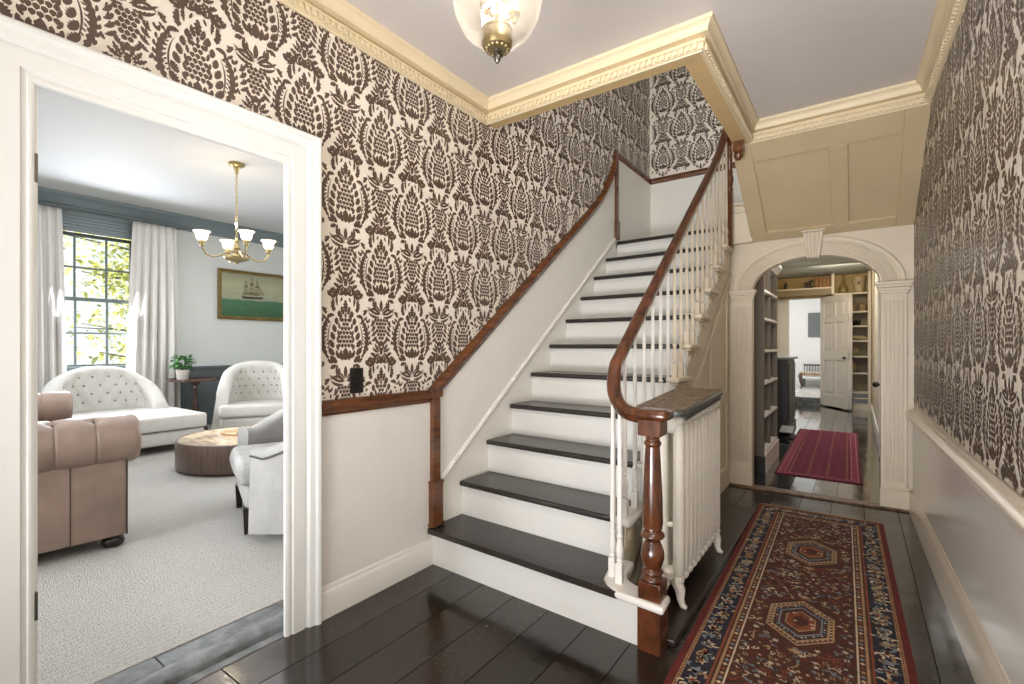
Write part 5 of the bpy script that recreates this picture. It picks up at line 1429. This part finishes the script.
# ------------------------------------------------------------------ light
def area(name, loc, target, sx, sy, power, col, spread=180):
    l = bpy.data.lights.new(name, 'AREA'); l.shape = 'RECTANGLE'; l.size = sx; l.size_y = sy; l.energy = power; l.color = lin(col)[:3]; l.spread = math.radians(spread)
    o = bpy.data.objects.new(name, l); C.objects.link(o); o.location = loc
    o.rotation_euler = (Vector(target)-Vector(loc)).to_track_quat('-Z', 'Y').to_euler(); return o
def point(name, loc, power, col, r=.05):
    l = bpy.data.lights.new(name, 'POINT'); l.energy = power; l.color = lin(col)[:3]; l.shadow_soft_size = r
    o = bpy.data.objects.new(name, l); C.objects.link(o); o.location = loc; return o
area('light_front_door', (1.5, -1.65, 1.55), (1.75, 4.7, 1.9), 1.5, 2.0, 10, '#f6f7fa', 100)
area('fill_stair_wall', (1.95, .9, 2.80), (0, 3.0, 1.2), .6, .4, 13, '#fbf9f8', 110)  # added fill out of view, brightens the stair wall
area('fill_hall_bounce', (1.5, -1.5, .35), (1.75, 3.4, 2.9), 1.5, .6, 52, '#f7f7fa', 100)  # added up-light behind the camera, lifts the ceiling and soffit
area('fill_hall_soft', (1.2, -1.6, 1.4), (.6, 1.0, 1.2), 1.8, 2.0, 9, '#f8f8fa')  # added soft fill behind the camera, not a lamp of the hall
point('light_pendant', (1.152, 1.11, 2.36), 17, '#fff6ec', .06)
area('light_upstairs', (1.7, 2.4, 4.9), (.4, 4.6, 3.0), 1.6, 1.6, 62, '#f2f4f2')
area('light_living_window', (-6.05, 1.95, 1.9), (-3, 2.0, 1.0), .95, 1.7, 85, '#f2f7ff')
area('fill_living_side', (-2.6, -1.5, 1.3), (-2.6, 3, .5), 4.2, 1.4, 86, '#f6f9ff', 80)  # added fill, brightens the living room walls, carpet and sofa
area('fill_living_bounce', (-3.4, -1.2, .4), (-3.8, 3.6, 3.2), 2.0, .8, 8, '#fafbff', 100)  # added up-light hidden from the doorway, lifts the living room ceiling
area('fill_living_right', (-2.2, 5.2, 1.7), (-3.0, 1.5, .8), 3.0, 1.6, 62, '#f8faff', 120)  # added fill from the unseen end of the living room
area('fill_living_overhead', (-3.2, 1.8, 3.12), (-3.2, 1.9, 0), 3.5, 3.5, 66, '#fcfdff')  # added overhead fill, no fixture besides the chandelier
area('fill_passage', (1.75, 8.8, 2.62), (1.7, 8.8, 0), .8, 3.0, 75, '#fbfaf6')  # added overhead fill for the passage, no fixture there
area('light_passage_near', (1.72, 5.35, 2.24), (1.6, 6.4, 0), .6, .4, 14, '#fff8ee')
area('light_shelf', (1.75, 10.2, 2.5), (1.75, 11.6, 2.1), .8, .3, 8, '#ffeccb')
area('light_far_room', (.6, 13.6, 2.85), (.8, 14.2, 0), 2.4, 2.2, 78, '#ffffff')
point('light_chandelier', (-3.42, 2.42, 2.55), 12, '#ffe9c8', .03)
s = bpy.data.lights.new('sun', 'SUN'); s.energy = 8; s.angle = math.radians(.6); s.color = lin('#fff3df')[:3]
so2 = bpy.data.objects.new('sun', s); C.objects.link(so2); so2.rotation_euler = Vector((2.9, .45, -1.55)).to_track_quat('-Z', 'Y').to_euler()
wd = bpy.data.worlds.new('sky'); bpy.context.scene.world = wd; wd.use_nodes = True
nt = wd.node_tree; bg = nt.nodes['Background']; sk = nt.nodes.new('ShaderNodeTexSky'); sk.sky_type = 'HOSEK_WILKIE'; sk.turbidity = 6; sk.sun_direction = Vector((-2.9, -.45, 1.55)).normalized()
mx = nt.nodes.new('ShaderNodeMix'); mx.data_type = 'RGBA'; mx.inputs['Factor'].default_value = .75; mx.inputs['B'].default_value = (.95, .98, 1, 1)
nt.links.new(sk.outputs[0], mx.inputs['A']); nt.links.new(mx.outputs['Result'], bg.inputs['Color']); bg.inputs['Strength'].default_value = 1.5

# ------------------------------------------------------------------ camera
cam = bpy.data.cameras.new('camera'); cam.sensor_width = 36; cam.lens = 480/1024*36; cam.shift_y = 4/1024; cam.clip_start = .02
co_ = bpy.data.objects.new('camera', cam); C.objects.link(co_); co_.location = (2.0, 0, 1.25); co_.rotation_euler = (PI/2, 0, math.radians(35.63))
sc = bpy.context.scene; sc.camera = co_
sc.view_settings.view_transform = 'Standard'; sc.view_settings.look = 'None'; sc.view_settings.exposure = 0
sc.cycles.max_bounces = 8; sc.cycles.transparent_max_bounces = 16; sc.cycles.caustics_reflective = False; sc.cycles.caustics_refractive = False; sc.cycles.sample_clamp_indirect = 6
sc.cycles.use_denoising = True
